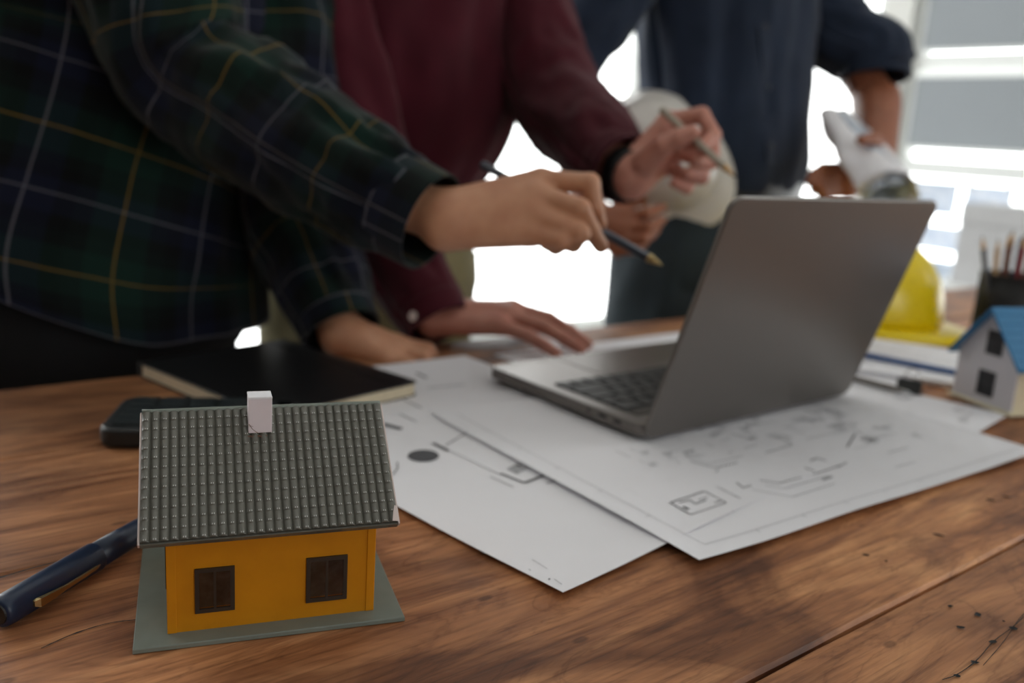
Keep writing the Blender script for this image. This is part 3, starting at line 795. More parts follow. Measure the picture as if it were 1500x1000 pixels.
for pl, w, lg in (([(1078, 712), (1088, 720), (1100, 716)], 1.0, False), ([(1100, 722), (1160, 734), (1222, 714)], .8, True), ([(1112, 708), (1140, 713), (1200, 697), (1238, 684)], 1.0, False), ([(1120, 716), (1150, 721), (1212, 702)], .8, True),
                  ([(1002, 672), (1038, 684), (1088, 672)], .8, True), ([(1010, 680), (1046, 690), (1080, 682)], .9, False), ([(1000, 668), (1016, 664)], 1.6, False), ([(1048, 697), (1052, 692)], .8, True),
                  ([(1066, 668), (1108, 656)], .8, True), ([(1120, 668), (1160, 656), (1150, 650)], .8, False), ([(1186, 680), (1196, 676), (1210, 680)], 2.0, True), ([(1204, 708), (1218, 703)], 3.0, True), ([(1178, 690), (1192, 695)], 1.6, False), ([(1226, 690), (1240, 682)], .9, True),
                  ([(1180, 648), (1250, 632), (1262, 640)], .8, True), ([(1240, 660), (1252, 640)], 1.2, False), ([(1270, 652), (1284, 646)], 2.4, True), ([(1300, 668), (1330, 660)], .8, True), ([(1310, 690), (1340, 682)], .8, True)):
    ink2.append((L2(*pl), w, lg))
# long stepped plan
def planmess(x0, y0, w, h, n, seed):
    r_ = random.Random(seed); out = []
    for _ in range(n):
        x = x0 + r_.random() * w; y = y0 + r_.random() * h; L = 8 + r_.random() * 40
        if r_.random() < .6: out.append(([(x, y), (min(x + L, x0 + w), y)], .5 + r_.random() * .4, True))
        else: out.append(([(x, y), (x, min(y + L * .5, y0 + h))], .5 + r_.random() * .4, True))
        if r_.random() < .35: out.append((rect(x, y, 5 + r_.random() * 9, 4 + r_.random() * 6), .7, False))
        if r_.random() < .45:
            for q in range(3): out.append(([(x, y - 2 - q * 2.4), (x + 6 + r_.random() * 6, y - 2 - q * 2.4)], .8, True))
    return out
ink2 += planmess(80, 120, 290, 50, 34, 2) + planmess(180, 178, 220, 50, 30, 3) + planmess(250, 80, 130, 36, 8, 4)
A2 = np.array([.1195, .4881])
p2 = sheet('drawing_sheet', A2, R(36.4), .430, .312, .0020, 'large sheet with printed plans lying under the laptop, corner toward viewer', .0012, 2.0, .0035, ink2)
# --- sheet 1 (left, with the black ellipse)
y1 = R(46.4); A1 = np.array([.0367, .4406]); c1, s1 = math.cos(y1), math.sin(y1)
def loc1(px, py):
    g = G(px, py); d = g[:2] - A1; return ((d[0] * c1 + d[1] * s1) * 1000, (-d[0] * s1 + d[1] * c1) * 1000)
def L1(*pts): return [loc1(*p) for p in pts]
el = [loc1(620 + 23 * math.cos(q * math.pi / 12), 671 + 9 * math.sin(q * math.pi / 12)) for q in range(24)]
ink1 = [(el[::-1], 0, False, True), (L1((634, 652), (657, 664)), 3.5, False), (L1((652, 656), (688, 634)), 1.6, True), (L1((660, 664), (735, 700)), .8, True),
        (L1((742, 690), (757, 682), (772, 690), (757, 698))[::-1], 0, True, True), (L1((733, 697), (768, 711)), 2.2, False), (L1((768, 711), (796, 700)), 2.6, False), (L1((718, 702), (752, 717)), 1.2, True),
        (L1((750, 690), (762, 684)), 3.0, False), (L1((800, 712), (816, 706)), 1.5, True), (L1((560, 626), (588, 632)), 6.0, False), (L1((585, 612), (610, 622)), 1.4, True), (L1((575, 700), (582, 690), (582, 680)), 1.4, True)]
ink1 += [([(6, 6), (7.5, 13)], .5, True), ([(4, 14), (6, 15)], .8, False), ([(14, 24), (16, 38)], .5, True), ([(4, 28), (5, 30)], .6, True)]
p1 = sheet('drawing_sheet', A1, y1, .30, .297, .0010, 'drawing sheet with a black printed oval beside the yellow model house', .0011, 5.0, .0030, ink1)
# --- sheet 3 (back left, under notebook and laptop)
ink3 = [([(30, 40), (70, 40)], 2.5, True), ([(110, 60), (150, 60)], 2, True), ([(90, 100), (96, 140)], 2, True), ([(40, 120), (60, 120)], 3, False), ([(160, 30), (160, 100)], 1.2, True)]
c3 = np.array([-.052, .965]); y3 = R(-50)
p3 = sheet('drawing_sheet', c3 + .21 * np.array([math.cos(y3 - math.pi / 2), math.sin(y3 - math.pi / 2)]), y3, .297, .21, .0002, 'blank looking sheet between the black notebook and the laptop', .001, 8.0, .001, ink3)
# --- sheet 4 (strip beyond the laptop)
q4 = TP(.60, .475); p4 = sheet('drawing_sheet', q4[:2], YAW, .42, .297, .0008, 'sheet showing as a white strip beyond the laptop, under the fingertips', .0006, 12.0, 0, planmess(20, 20, 380, 250, 20, 9))
# --- sheet 5 (right, under the blue roofed house)
c5 = np.array([.503, .866]); y5 = R(47)
x5 = c5 - .297 * np.array([math.cos(y5), math.sin(y5)])
p5 = sheet('drawing_sheet', x5, y5, .297, .40, .0006, 'sheet under the blue roofed model house, right of the laptop', .001, 16.0, .002, planmess(20, 20, 260, 360, 40, 10))
# --- booklet further back
y6 = R(-24); g6 = np.array([.385, 1.250])
pb = empty('paper_pad', (g6[0] + .215 * math.sin(y6), g6[1] - .215 * math.cos(y6), TZ + .0002), y6)
for i in range(4): box('page_block', (.001 * (i % 2), .001 * ((i + 1) % 2), .0018 * i), (.297 + .001 * (i % 2), .21, .0018 * i + .0016), M['paper'], pb, .0003)
lst = [((.03, .03 + .012 * i, .00705), (.03 + .2 * (.5 + .5 * ((i * 37) % 10) / 10), .0315 + .012 * i, .0072)) for i in range(13)]
link('printed_drawing', boxes_me('printed_drawing', lst), M['ink_light'], pb)['kind'] = 'stuff'
tag(pb, 'pad of printed papers lying between the yellow helmet and the blue pencil', 'papers')

# ================================================================== LAPTOP
LW, LD, LT = .304, .212, .0155
LYAW = .687; HXY = (.1115, .6991)
lap = empty('laptop', (HXY[0], HXY[1], TZ + .0044), LYAW)         # local x along hinge, local y toward the user side
tag(lap, 'open grey metal laptop seen from behind its lid on the drawings', 'laptop')
ZB = .003
bs = link('base', prism_me('base', rrect(LW, LD, .012, 6), .0105, .0012, 2, ZB), M['alu'], lap)
top = ZB + .0105
for x, y in ((.02, .02), (LW - .02, .02), (.02, LD - .02), (LW - .02, LD - .02)):
    link('foot', lathe_me('foot', [(.007, 0), (.008, ZB + .0005)], 16), M['rubber'], bs, (x, y, 0))
# keyboard well and keys (hinge side = far rows)
kx0, ky0 = .0165, .022; kw, kh = LW - 2 * kx0, .109
link('keyboard_bed', prism_me('keyboard_bed', rrect(kw, kh, .003, 3), .0002, 0, 1, top), M['key'], bs, (kx0, ky0, 0))
pit = kw / 14.5; rowp = kh / 5.85
def keyme(w, d): return box_me('key', w, d, .0011, .0006, 1)
kcache = {}
def key(x, y, w, d):
    kk = (round(w, 5), round(d, 5))
    if kk not in kcache: kcache[kk] = keyme(w, d); kcache[kk].materials.append(M['key'])
    o = bpy.data.objects.new('key', kcache[kk]); COL.objects.link(o); o.parent = bs; o.location = (x, y, top + .0002)
rowsk = [[1] * 13 + [1.5], [1.5] + [1] * 13, [1.75] + [1] * 11 + [1.75], [2.25] + [1] * 10 + [2.25], [1, 1, 1, 1.25, 5.2, 1.25, 1, 1, .9, .9]]
for ri, rw in enumerate(rowsk):
    y = ky0 + .0015 + rowp * (ri + .75); tot = sum(rw); x = 0
    for w in rw:
        ww = w / tot * kw
        # keys run from the user's left; the user sits on the +y side, so mirror x
        key(kx0 + kw - x - ww + .0012, y + .0012, ww - .0024, rowp - .0024); x += ww
link('touch_bar', prism_me('touch_bar', rrect(kw - .004, rowp * .6, .001, 2), .0003, 0, 1, top + .0002), M['screen'], bs, (kx0 + .002, ky0 + .002, 0))
link('trackpad', prism_me('trackpad', rrect(.134, .066, .004, 4), .0003, 0, 1, top), M['alu'], bs, ((LW - .134) / 2, LD - .072, 0))
for y in (.024, .042):
    box('port', (-.0002, y, ZB + .0045), (.0006, y + .009, ZB + .0075), M['rubber'], bs)
link('port', lathe_me('port', [(.0018, -.0003), (.0018, .0006)], 12), M['rubber'], bs, (.0, .064, ZB + .006), (0, math.pi / 2, 0))
for yy in range(9): pass
# lid: turns about the hinge
lid = link('lid', prism_me('lid', rrect(LW, LD, .011, 7), .0048, .0010, 2, -.0012), M['alu'], lap, (0, 0, .0035), (0, 0, 0))
lid_ang = 1.867
# lid local x along hinge, local y along the lid; outer face (local +z) looks away from the user
lid.rotation_euler = (lid_ang, 0, 0)
link('screen_glass', prism_me('screen_glass', rrect(LW - .006, LD - .008, .008, 5), .0006, 0, 1, -.0018), M['screen'], lid, (.003, .004, 0))
link('display', prism_me('display', rrect(LW - .022, LD - .034, .003, 3), .0002, 0, 1, -.0020), M['screen'], lid, (.011, .022, 0))
V = lathe_me('hinge_barrel', [(.0042, 0), (.0042, LW - .06)], 16); link('hinge_barrel', V, M['black'], lap, (.03, .0035, .0072), (0, math.pi / 2, 0), True)

# ================================================================== PEN, CALCULATOR, NOTEBOOK
pa = G(10, 897, TZ + .006); pb_ = G(205, 781, TZ + .006)
d = pb_ - pa; d[2] = 0; d /= np.linalg.norm(d); start = pa - d * .004
pen = empty('ballpoint_pen', (start[0], start[1], TZ + .0080)); pen.rotation_euler = rot_to(d)
tag(pen, 'dark navy pen with gold clip lying left of the yellow house', 'pen')
link('cap', lathe_me('cap', [(.0040, -.0012), (.0062, -.001), (.0073, 0), (.0077, .004), (.0079, .062), (.0074, .0625)], 32), M['pen'], pen, smooth=True)
link('end_disc', lathe_me('end_disc', [(.0050, -.0018), (.0054, -.0010)], 24), M['black'], pen)
link('barrel', lathe_me('barrel', [(.0072, .0625), (.0070, .085), (.0064, .124), (.0054, .134), (.0036, .141)], 32), M['pen'], pen, smooth=True)
link('tip', lathe_me('tip', [(.0034, .141), (.0016, .148), (.0006, .150), (0, .1502)], 20), M['gold'], pen, smooth=True)
# clip: on the viewer's side
mw = pen.rotation_euler.to_matrix(); inv = mw.transposed()
side = np.array([d[1], -d[0], 0]); side = side / np.linalg.norm(side)
lc = inv @ Vector(tuple(side * .99 + np.array([0, 0, .02])))
lc.z = 0; lc.normalize(); perp = Vector((-lc.y, lc.x, 0))
v = []; f = []
prof = [(.012, .0078, .0014, .0010), (.014, .0094, .0022, .0012), (.022, .0100, .0018, .0009), (.030, .0101, .0011, .0006), (.044, .0098, .0009, .0006), (.053, .0093, .0007, .0005), (.056, .0088, .0002, .0002)]
for z, r_, w, t in prof:
    for a, b in ((-w, -t), (w, -t), (w, t), (-w, t)):
        p = lc * (r_ + b) + perp * a; v.append((p.x, p.y, z))
for j in range(len(prof) - 1):
    for q in range(4): f.append((j * 4 + q, j * 4 + (q + 1) % 4, j * 4 + 4 + (q + 1) % 4, j * 4 + 4 + q))
f += [(3, 2, 1, 0), tuple(len(v) - 4 + q for q in range(4))]
link('clip', pyd('clip', v, f), M['gold'], pen, smooth=False)

# calculator
cal = empty('calculator', (-.297, .612, TZ), R(10))
tag(cal, 'black desk calculator lying behind the yellow house by the notebook', 'calculator')
cs = link('body', prism_me('body', rrect(.140, .082, .012, 5), .016, .005, 3), M['calc'], cal, smooth=False)
for i in range(6):
    for j in range(5):
        x = .010 + i * .0225; y = .007 + j * .0140
        if i >= 5: continue
        o = link('key', box_me('key', .0185, .0115, .0022, .0010, 2), M['calckey'], cal, (x, y, .0158))
box('display_window', (.122, .010, .0158), (.134, .072, .0168), M['screen'], cal, .0006)

# notebook
nyaw = R(51); nb = empty('notebook', (-.188, .674, TZ), nyaw)
tag(nb, 'closed black notebook with cream page edges behind the yellow house', 'notebook')
NL, NW, NT_ = .165, .205, .014
link('cover', prism_me('cover', rrect(NL, NW, .006, 4), .0018, .0004, 1, 0), M['blackcover'], nb)
link('cover', prism_me('cover', rrect(NL, NW, .006, 4), .0018, .0004, 1, NT_ - .0018), M['blackcover'], nb)
link('pages', prism_me('pages', rrect(NL - .003, NW - .003, .005, 4), NT_ - .0036, 0, 1, .0018), M['pages'], nb, (.0008, .0008, 0))
box('elastic_band', (NL - .022, -.0006, NT_ - .0002), (NL - .017, NW + .0006, NT_ + .0006), M['black'], nb)
box('spine', (0.0, NW - .002, .0), (NL, NW + .001, NT_), M['blackcover'], nb, .0004)

# ================================================================== BLUE-ROOFED HOUSE
bh0 = G(1478, 613); bh1 = G(1393, 581)
e2 = bh1 - bh0; byaw = math.atan2(e2[1], e2[0]) ; BHW = float(np.linalg.norm(e2[:2]))
# local x: along the gable front from the near corner to the far one; local y: depth (to the right)
bh = empty('model_house', (bh0[0], bh0[1], TZ + .0030), byaw)
tag(bh, 'white model house with blue roof standing at the right edge', 'model house')
DW = -.115; HE, HP = .054, .100; t = .002
link('base_plate', boxes_me('base_plate', [((-.003, -.118, 0), (BHW + .004, .004, .003))]), M['cream'], bh)
def gable(y, parent):
    pts = [(0, .003), (BHW, .003), (BHW, HE), (BHW / 2, HP), (0, HE)]
    v = [(x, y, z) for x, z in pts] + [(x, y - t, z) for x, z in pts]
    f = [tuple(range(5)), tuple(range(5, 10))[::-1]] + [((i + 1) % 5, i, 5 + i, 5 + (i + 1) % 5) for i in range(5)]
    return link('gable_wall', pyd('gable_wall', v, f), M['whitewall'], parent)
g1 = gable(0, bh); g2 = gable(DW + t, bh)
box('side_wall', (0, DW + t, .003), (t, -t, HE), M['cream'], bh); box('side_wall', (BHW - t, DW + t, .003), (BHW, -t, HE), M['cream'], bh)
for (wc, zc, ww, wh) in ((BHW * .46, .024, .019, .024), (BHW * .43, .067, .018, .023)):
    fr = []
    x0, x1, z0, z1 = wc - ww / 2, wc + ww / 2, zc - wh / 2, zc + wh / 2
    link('window_pane', boxes_me('window_pane', [((x0, -.0002, z0), (x1, .0003, z1))]), M['darkpane'], g1)
    fr = [((x0 - .001, 0, z0 - .001), (x0, .001, z1 + .001)), ((x1, 0, z0 - .001), (x1 + .001, .001, z1 + .001)), ((x0, 0, z0 - .001), (x1, .001, z0)), ((x0, 0, z1), (x1, .001, z1 + .001)), ((wc - .0006, 0, z0), (wc + .0006, .001, z1)), ((x0, 0, zc - .0006), (x1, .001, zc + .0006))]
    link('window_frame', boxes_me('window_frame', fr), M['strap'], g1)
for wy in (-.035, -.08):
    link('window_pane', boxes_me('window_pane', [((-.0004, wy - .009, .016), (.0002, wy + .009, .040))]), M['darkpane'], bh)
ov = .007
for s in (0, 1):
    ex = -ov if s == 0 else BHW + ov; px_ = BHW / 2
    sl_ = (HP - HE) / (BHW / 2); ez = HE - ov * sl_
    v = [(ex, .008, ez), (px_, .008, HP), (px_, DW - .006, HP), (ex, DW - .006, ez)]
    v = v + [(x, y, z + .0032) for x, y, z in v]
    f = [(0, 1, 2, 3), (4, 7, 6, 5), (0, 4, 5, 1), (1, 5, 6, 2), (2, 6, 7, 3), (3, 7, 4, 0)]
    rf = link('roof_slope', pyd('roof_slope', v, f), M['blue'], bh)
    # raised tile courses
    nco = 7
    for q in range(nco):
        a = q / nco; b = (q + 1) / nco
        lo = np.array([ex + (px_ - ex) * a, 0, ez + (HP - ez) * a + .0032]); hi = np.array([ex + (px_ - ex) * b, 0, ez + (HP - ez) * b + .0032])
        v = [(lo[0], .0085, lo[2] + .0012), (lo[0], DW - .0065, lo[2] + .0012), (hi[0], DW - .0065, hi[2]), (hi[0], .0085, hi[2]), (lo[0], .0085, lo[2] - .0003), (lo[0], DW - .0065, lo[2] - .0003)]
        link('tile_course', pyd('tile_course', v, [(0, 1, 2, 3), (0, 4, 5, 1)]), M['blue'], rf)

# ================================================================== HELMETS
def helmet(root, m, scale=1.0):
    # dome with a brow: x forward
    V = []; F = []; nu_, nv = 48, 18
    def base(a):
        rx, ry = .136, .104
        return rx * math.cos(a) - .004, ry * math.sin(a)
    for j in range(nv + 1):
        th_ = j / nv * math.pi / 2
        k_ = math.cos(th_) ** .8; z = .125 * math.sin(th_) ** .92
        for i in range(nu_):
            a = 2 * math.pi * i / nu_; x, y = base(a)
            rib = .004 * math.exp(-(y * k_ / .010) ** 2) * (1 if j > 3 else 0) + .003 * math.exp(-((abs(y * k_) - .035) / .007) ** 2) * (1 if j > 3 else 0)
            V.append((x * k_, y * k_, z + rib + .018))
    for j in range(nv):
        for i in range(nu_): F.append((j * nu_ + i, j * nu_ + (i + 1) % nu_, (j + 1) * nu_ + (i + 1) % nu_, (j + 1) * nu_ + i))
    V = [tuple(c * scale for c in p) for p in V]
    sh_ = link('shell', pyd('shell', V, F), m, root, smooth=True); sd = sh_.modifiers.new('thickness', 'SOLIDIFY'); sd.thickness = .0025; sd.offset = -1
    # brim: longer at the front
    V = []; F = []
    prof = [(0, .018), (.45, .0165), (.85, .012), (1.0, .006), (.97, .004), (.6, .010), (0, .0135)]
    for t_, z in prof:
        for i in range(nu_):
            a = 2 * math.pi * i / nu_; x, y = base(a); w = .012 + .040 * max(0, math.cos(a)) ** 2
            L = math.hypot(x, y); s_ = (L + w * t_) / L; V.append((x * s_, y * s_, z))
    for j in range(len(prof) - 1):
        for i in range(nu_): F.append((j * nu_ + i, j * nu_ + (i + 1) % nu_, (j + 1) * nu_ + (i + 1) % nu_, (j + 1) * nu_ + i))
    V = [tuple(c * scale for c in p) for p in V]
    link('brim', pyd('brim', V, F), m, root, smooth=True)
    V, f, _ = sweep([(.12 * math.cos(q), .092 * math.sin(q), .022) for q in np.linspace(0, 2 * math.pi, 25)], [(.0015, .009)] * 25, 49, 8)
    link('headband', pyd('headband', [tuple(np.array(p) * scale) for p in V], f), M['strap'], root, smooth=True)
hy_ = G(1292, 489); hel = empty('safety_helmet', (hy_[0] - .025, hy_[1] + .075, TZ - .0038), R(-30))
tag(hel, 'yellow safety helmet on the table behind the laptop lid', 'helmet', 'safety helmets')
helmet(hel, M['helmet_y'])

# ================================================================== PENCIL CUP
cp = G(1474, 512); CR, CH = .042, .102
cup = empty('pencil_cup', (cp[0] + .008, cp[1] + .03, TZ))
tag(cup, 'black wire mesh pencil cup behind the blue roofed house', 'cup')
link('cup_base', lathe_me('cup_base', [(0, 0), (CR - .002, 0), (CR - .002, .002), (0, .002)], 32), M['meshcup'], cup)
link('cup_wall', lathe_me('cup_wall', [(CR - .0012, .001), (CR - .0004, .001), (CR - .0004, CH - .002), (CR - .0012, CH - .002), (CR - .0012, .001)], 40), M['meshcup'], cup, smooth=True)
wl = []
for i in range(48):
    a = 2 * math.pi * i / 48; x, y = CR * math.cos(a), CR * math.sin(a); wl.append(((x - .0005, y - .0005, .002), (x + .0005, y + .0005, CH - .002)))
o = link('mesh_wires', boxes_me('mesh_wires', wl), M['meshcup'], cup); o['kind'] = 'stuff'
for z in (.001, CH - .002):
    V, f, _ = sweep([((CR + .0005) * math.cos(q), (CR + .0005) * math.sin(q), z) for q in np.linspace(0, 2 * math.pi, 33)], [(.0018, .0018)] * 33, 65, 8)
    link('rim_ring', pyd('rim_ring', V, f), M['meshcup'], cup, smooth=True)
def pencil(name, p0, dirv, L, m, label, r=.0037, group=None, sharp=True, cat='pencil', eraser=False):
    """p0 = blunt end, dirv towards the point"""
    rt = empty(name, tuple(p0)); rt.rotation_euler = rot_to(dirv); tag(rt, label, cat, group)
    tl_ = .02 if sharp else 0
    link('barrel', lathe_me('barrel', [(r, 0), (r, L - tl_)], 6), m, rt)
    if sharp:
        link('wood_cone', lathe_me('wood_cone', [(r * .98, L - tl_), (r * .32, L - tl_ * .3)], 16), M['wood_pencil'], rt, smooth=True)
        link('lead', lathe_me('lead', [(r * .32, L - tl_ * .3), (0, L)], 12), M['lead'], rt, smooth=True)
    if eraser: link('ferrule', lathe_me('ferrule', [(r * 1.06, -.001), (r * 1.06, .010)], 12), M['gold'], rt, smooth=True)
    return rt
cc = np.array([cup.location.x, cup.location.y, TZ])
pens_in_cup = [(-.030, -.012, -.30, -.05, .158, 'pencil_grey', 'grey pencil leaning out of the left side of the black cup', True),
               (-.014, .010, -.03, .02, .155, 'pencil_brown', 'brown sharpened pencil at the left of the bunch in the cup', True),
               (-.004, -.016, .0, -.03, .158, 'pencil_red', 'dark red sharpened pencil in the middle of the cup', True),
               (.006, .006, .02, .03, .150, 'pencil_navy', 'navy pencil at the front of the bunch in the cup', False),
               (.012, -.012, .05, -.02, .156, 'pencil_brown', 'tall brown pencil right of the navy one in the cup', True),
               (.022, .006, .09, .03, .150, 'pencil_red', 'red pencil at the right of the bunch in the cup', True),
               (-.020, .022, -.07, .05, .146, 'wood_pencil', 'plain wooden pencil behind the leaning grey one in the cup', True),
               (.016, .022, .06, .06, .150, 'pencil_navy', 'dark blue sharpened pencil at the back of the cup', True),
               (.026, -.008, .12, -.03, .148, 'wood_pencil', 'plain wooden pencil at the far right of the cup', True),
               (.000, .024, .0, .07, .160, 'pencil_brown', 'brown pencil at the back of the bunch in the cup', True)]
for x, y, dx, dy, L, m, lab, sh_ in pens_in_cup:
    dv = np.array([dx, dy, 1.0]); dv /= np.linalg.norm(dv)
    pencil('pencil', cc + np.array([x * .55, y * .55, .0035]), dv, L, M[m], lab, group='pencils in the cup', sharp=sh_)
# blue pencil and binder clip on the papers
q0 = G(1255, 524, TZ + .0055); q1 = G(1400, 552, TZ + .0055); dq = q1 - q0; dq /= np.linalg.norm(dq)
bp = np.array([q0[0], q0[1], TZ + .0112]) - dq * .02
pencil('pencil', bp, dq + np.array([0, 0, -.004]), .175, M['pencil_blue'], 'blue pencil lying on the papers right of the laptop')
cl = G(1330, 577); clip = empty('binder_clip', (cl[0], cl[1], TZ + .0030), R(-30))
tag(clip, 'small black binder clip with wire loops on the papers', 'clip')
v = [(-.0125, -.009, 0), (.0125, -.009, 0), (.0125, .009, 0), (-.0125, .009, 0), (-.0125, 0, .0135), (.0125, 0, .0135)]
link('clip_body', pyd('clip_body', v, [(3, 2, 1, 0), (0, 1, 5, 4), (2, 3, 4, 5), (1, 2, 5), (3, 0, 4)]), M['black'], clip)
for s in (-1, 1):
    pts = [(-.006, s * .001, .013), (-.006, s * .012, .017), (-.004, s * .021, .021), (.004, s * .021, .021), (.006, s * .012, .017), (.006, s * .001, .013)]
    V, f, _ = sweep(pts, [(.0007, .0007)] * 6, 30, 8, up=(.3, .2, 1)); link('wire_loop', pyd('wire_loop', V, f), M['steel'], clip, smooth=True)
# drawing compass lying left of the clip
a0 = G(1268, 560, TZ + .006); a1 = G(1322, 574, TZ + .006); dv = a1 - a0; dv[2] = 0; Lc = float(np.linalg.norm(dv)); dv /= Lc
cpz = empty('drawing_pen', (a0[0] - dv[0] * .04, a0[1] - dv[1] * .04, TZ + .0072)); cpz.rotation_euler = rot_to(dv); tag(cpz, 'grey metal drawing pen lying beside the binder clip', 'pen')
link('barrel', lathe_me('barrel', [(.003, 0), (.0036, .004), (.0036, .07), (.0028, .08)], 16), M['alu'], cpz, smooth=True)
link('tip', lathe_me('tip', [(.0027, .08), (.0008, .09), (0, .0905)], 16), M['steel'], cpz, smooth=True)

# ================================================================== PEOPLE
def hand_sdf(parts, palm, k=.006):
    """parts: finger chains [(p, r), ...]; palm: list of (a, b, ra, rb)"""
    def fn(P):
        d = None
        for a, b, ra, rb in palm:
            q = rc(P, a, b, ra, rb); d = q if d is None else smin(d, q, .012)
        for ch in parts:
            e = None
            for (a, ra), (b, rb) in zip(ch[:-1], ch[1:]):
                q = rc(P, a, b, ra, rb); e = q if e is None else smin(e, q, .0025)
            d = smin(d, e, k)
        return d
    allp = [p for ch in parts for p, _ in ch] + [x for a, b, *_ in palm for x in (a, b)]
    lo = np.min(allp, axis=0) - .032; hi = np.max(allp, axis=0) + .032
    return nets(fn, lo, hi, .0022)
def build_hand(wrist, elbowward, rw, mcps, fingers, thumb, palm_r=(.017, .012)):
    """mcps: 4 knuckles (index..little) ; fingers: 4 lists of 3 points ; thumb: 4 points"""
    rad = [(.0105, .0092, .0082, .0070), (.0108, .0094, .0083, .0071), (.0102, .0088, .0078, .0067), (.0092, .0078, .0069, .0060)]
    parts = [[(np.array(m_), r_[0])] + [(np.array(p), rr) for p, rr in zip(fg, r_[1:])] for m_, fg, r_ in zip(mcps, fingers, rad)]
    parts.append([(np.array(p), rr) for p, rr in zip(thumb, (.0150, .0120, .0102, .0082))])
    w = np.array(wrist); cen = sum(np.array(m_) for m_ in mcps) / 4; side = np.array(mcps[0]) - np.array(mcps[3])
    palm = [(w + side * .22 * (1.5 - i) / 1.5, np.array(m_), palm_r[0], palm_r[1]) for i, m_ in enumerate(mcps)]
    palm.append((w, np.array(elbowward), rw, rw * (1.28 if rw < .028 else 1.55))); palm.append((w, cen, rw * .95, palm_r[1]))
    return hand_sdf(parts, palm)
def tube_part(name, path, rad, m, parent, org, nring=60, nseg=40, fold=None, cap=False, up=(0, 0, 1), thick=0.0, smooth=True):
    V, f, uv = sweep(path, rad, nring, nseg, up, fold, cap)
    V = [np.array(p) - org for p in V]
    o = link(name, pyd(name, V, f, uv), m, parent, smooth=smooth)
    if thick:
        sd = o.modifiers.new('thickness', 'SOLIDIFY'); sd.thickness = thick; sd.offset = -1
    return o
def folds(seed, amp, fv=26.0, fa=1.6, diag=1.2, ends=True):
    def fn(a, s, L, p):
        w = 1.0
        if ends: w = min(1, s / .03) * min(1, (L - s) / .03 + .15)
        c = math.cos(a); q = math.sin(a)
        n1 = nz(c * fa + seed, q * fa, s * fv * .45 + diag * c)
        n2 = nz(c * fa * 2.3, q * fa * 2.3 + seed, s * fv + diag * 2 * q)
        n3 = nz(c * 4 + seed, q * 4, s * fv * 2)
        return amp * w * (1.1 * (1 - 2 * abs(n1)) - .5 + .6 * n2 + .25 * n3)
    return fn
def vfolds(seed, amp):
    def fn(a, s, L, p):
        c, q = math.cos(a), math.sin(a)
        r1 = 1 - 2 * abs(nz(c * 2.6 + seed, q * 2.6, s * 3.2 + 1.5 * c)); r2 = 1 - 2 * abs(nz(c * 5 + seed, q * 5, s * 4.5))
        return amp * (.8 * (r1 - .6) + .45 * (r2 - .6) + .5 * nz(c * 2, q * 2 + seed, s * 9 + c))
    return fn
def head_mesh(c, fwd, h):
    f_ = np.array(fwd, float); f_ /= np.linalg.norm(f_); up = np.array([0, 0, 1.0]); rt = np.cross(f_, up); rt /= np.linalg.norm(rt); up = np.cross(rt, f_)
    Rm = np.stack([rt, f_, up], 1); s = h / .22
    def Lp(x, y, z): return np.array(c) + s * (rt * x + f_ * y + up * z)
    def fn(P):
        d = ell(P, Lp(0, -.012, .035), np.array([.074, .092, .085]) * s, Rm)
        d = smin(d, ell(P, Lp(0, .02, -.045), np.array([.055, .065, .062]) * s, Rm), .03 * s)
        d = smin(d, rc(P, Lp(0, .05, -.088), Lp(0, .058, -.094), .018 * s, .016 * s), .02 * s)      # chin
        d = smin(d, rc(P, Lp(0, .086, .018), Lp(0, .100, -.022), .008 * s, .012 * s), .012 * s)      # nose
        for x in (-1, 1):
            d = smin(d, rc(P, Lp(x * .012, .078, .030), Lp(x * .045, .066, .030), .010 * s, .008 * s), .01 * s)   # brow
            e = ell(P, Lp(x * .031, .088, .010), np.array([.016, .012, .010]) * s, Rm); d = -smin(-d, e, .008 * s)      # socket
            d = smin(d, ell(P, Lp(x * .031, .070, .010), np.array([.0125, .0125, .0125]) * s, Rm), .002 * s)          # eye
            d = smin(d, ell(P, Lp(x * .076, -.012, .000), np.array([.007, .018, .032]) * s, Rm), .006 * s)            # ear
        d = smin(d, rc(P, Lp(-.018, .080, -.050), Lp(.018, .080, -.050), .008 * s, .008 * s), .006 * s)               # lips
        e = rc(P, Lp(-.02, .092, -.0505), Lp(.02, .092, -.0505), .0025 * s, .0025 * s); d = -smin(-d, e, .003 * s)
        d = smin(d, rc(P, Lp(0, -.02, -.04), Lp(0, -.045, -.16), .052 * s, .058 * s), .025 * s)       # neck
        return d
    r_ = .2 * s; return fn, np.array(c) - r_, np.array(c) + r_, Lp, Rm, s
def hair_mesh(c, fwd, h, long):
    fn0, lo, hi, Lp, Rm, s = head_mesh(c, fwd, h)
    def fn(P):
        d = ell(P, Lp(0, -.02, .045), np.array([.084, .099, .092]) * s, Rm)
        if long: d = smin(d, rc(P, Lp(0, -.07, .0), Lp(0, -.10, -.16), .075 * s, .06 * s), .03 * s)
        cut = ell(P, Lp(0, .085, -.03), np.array([.072, .075, .095]) * s, Rm)
        return np.maximum(np.maximum(d, -cut), -(fn0(P) + .004 * s) * 1.0 - .0)
    return nets(fn, lo - .05, hi + .03, .006)
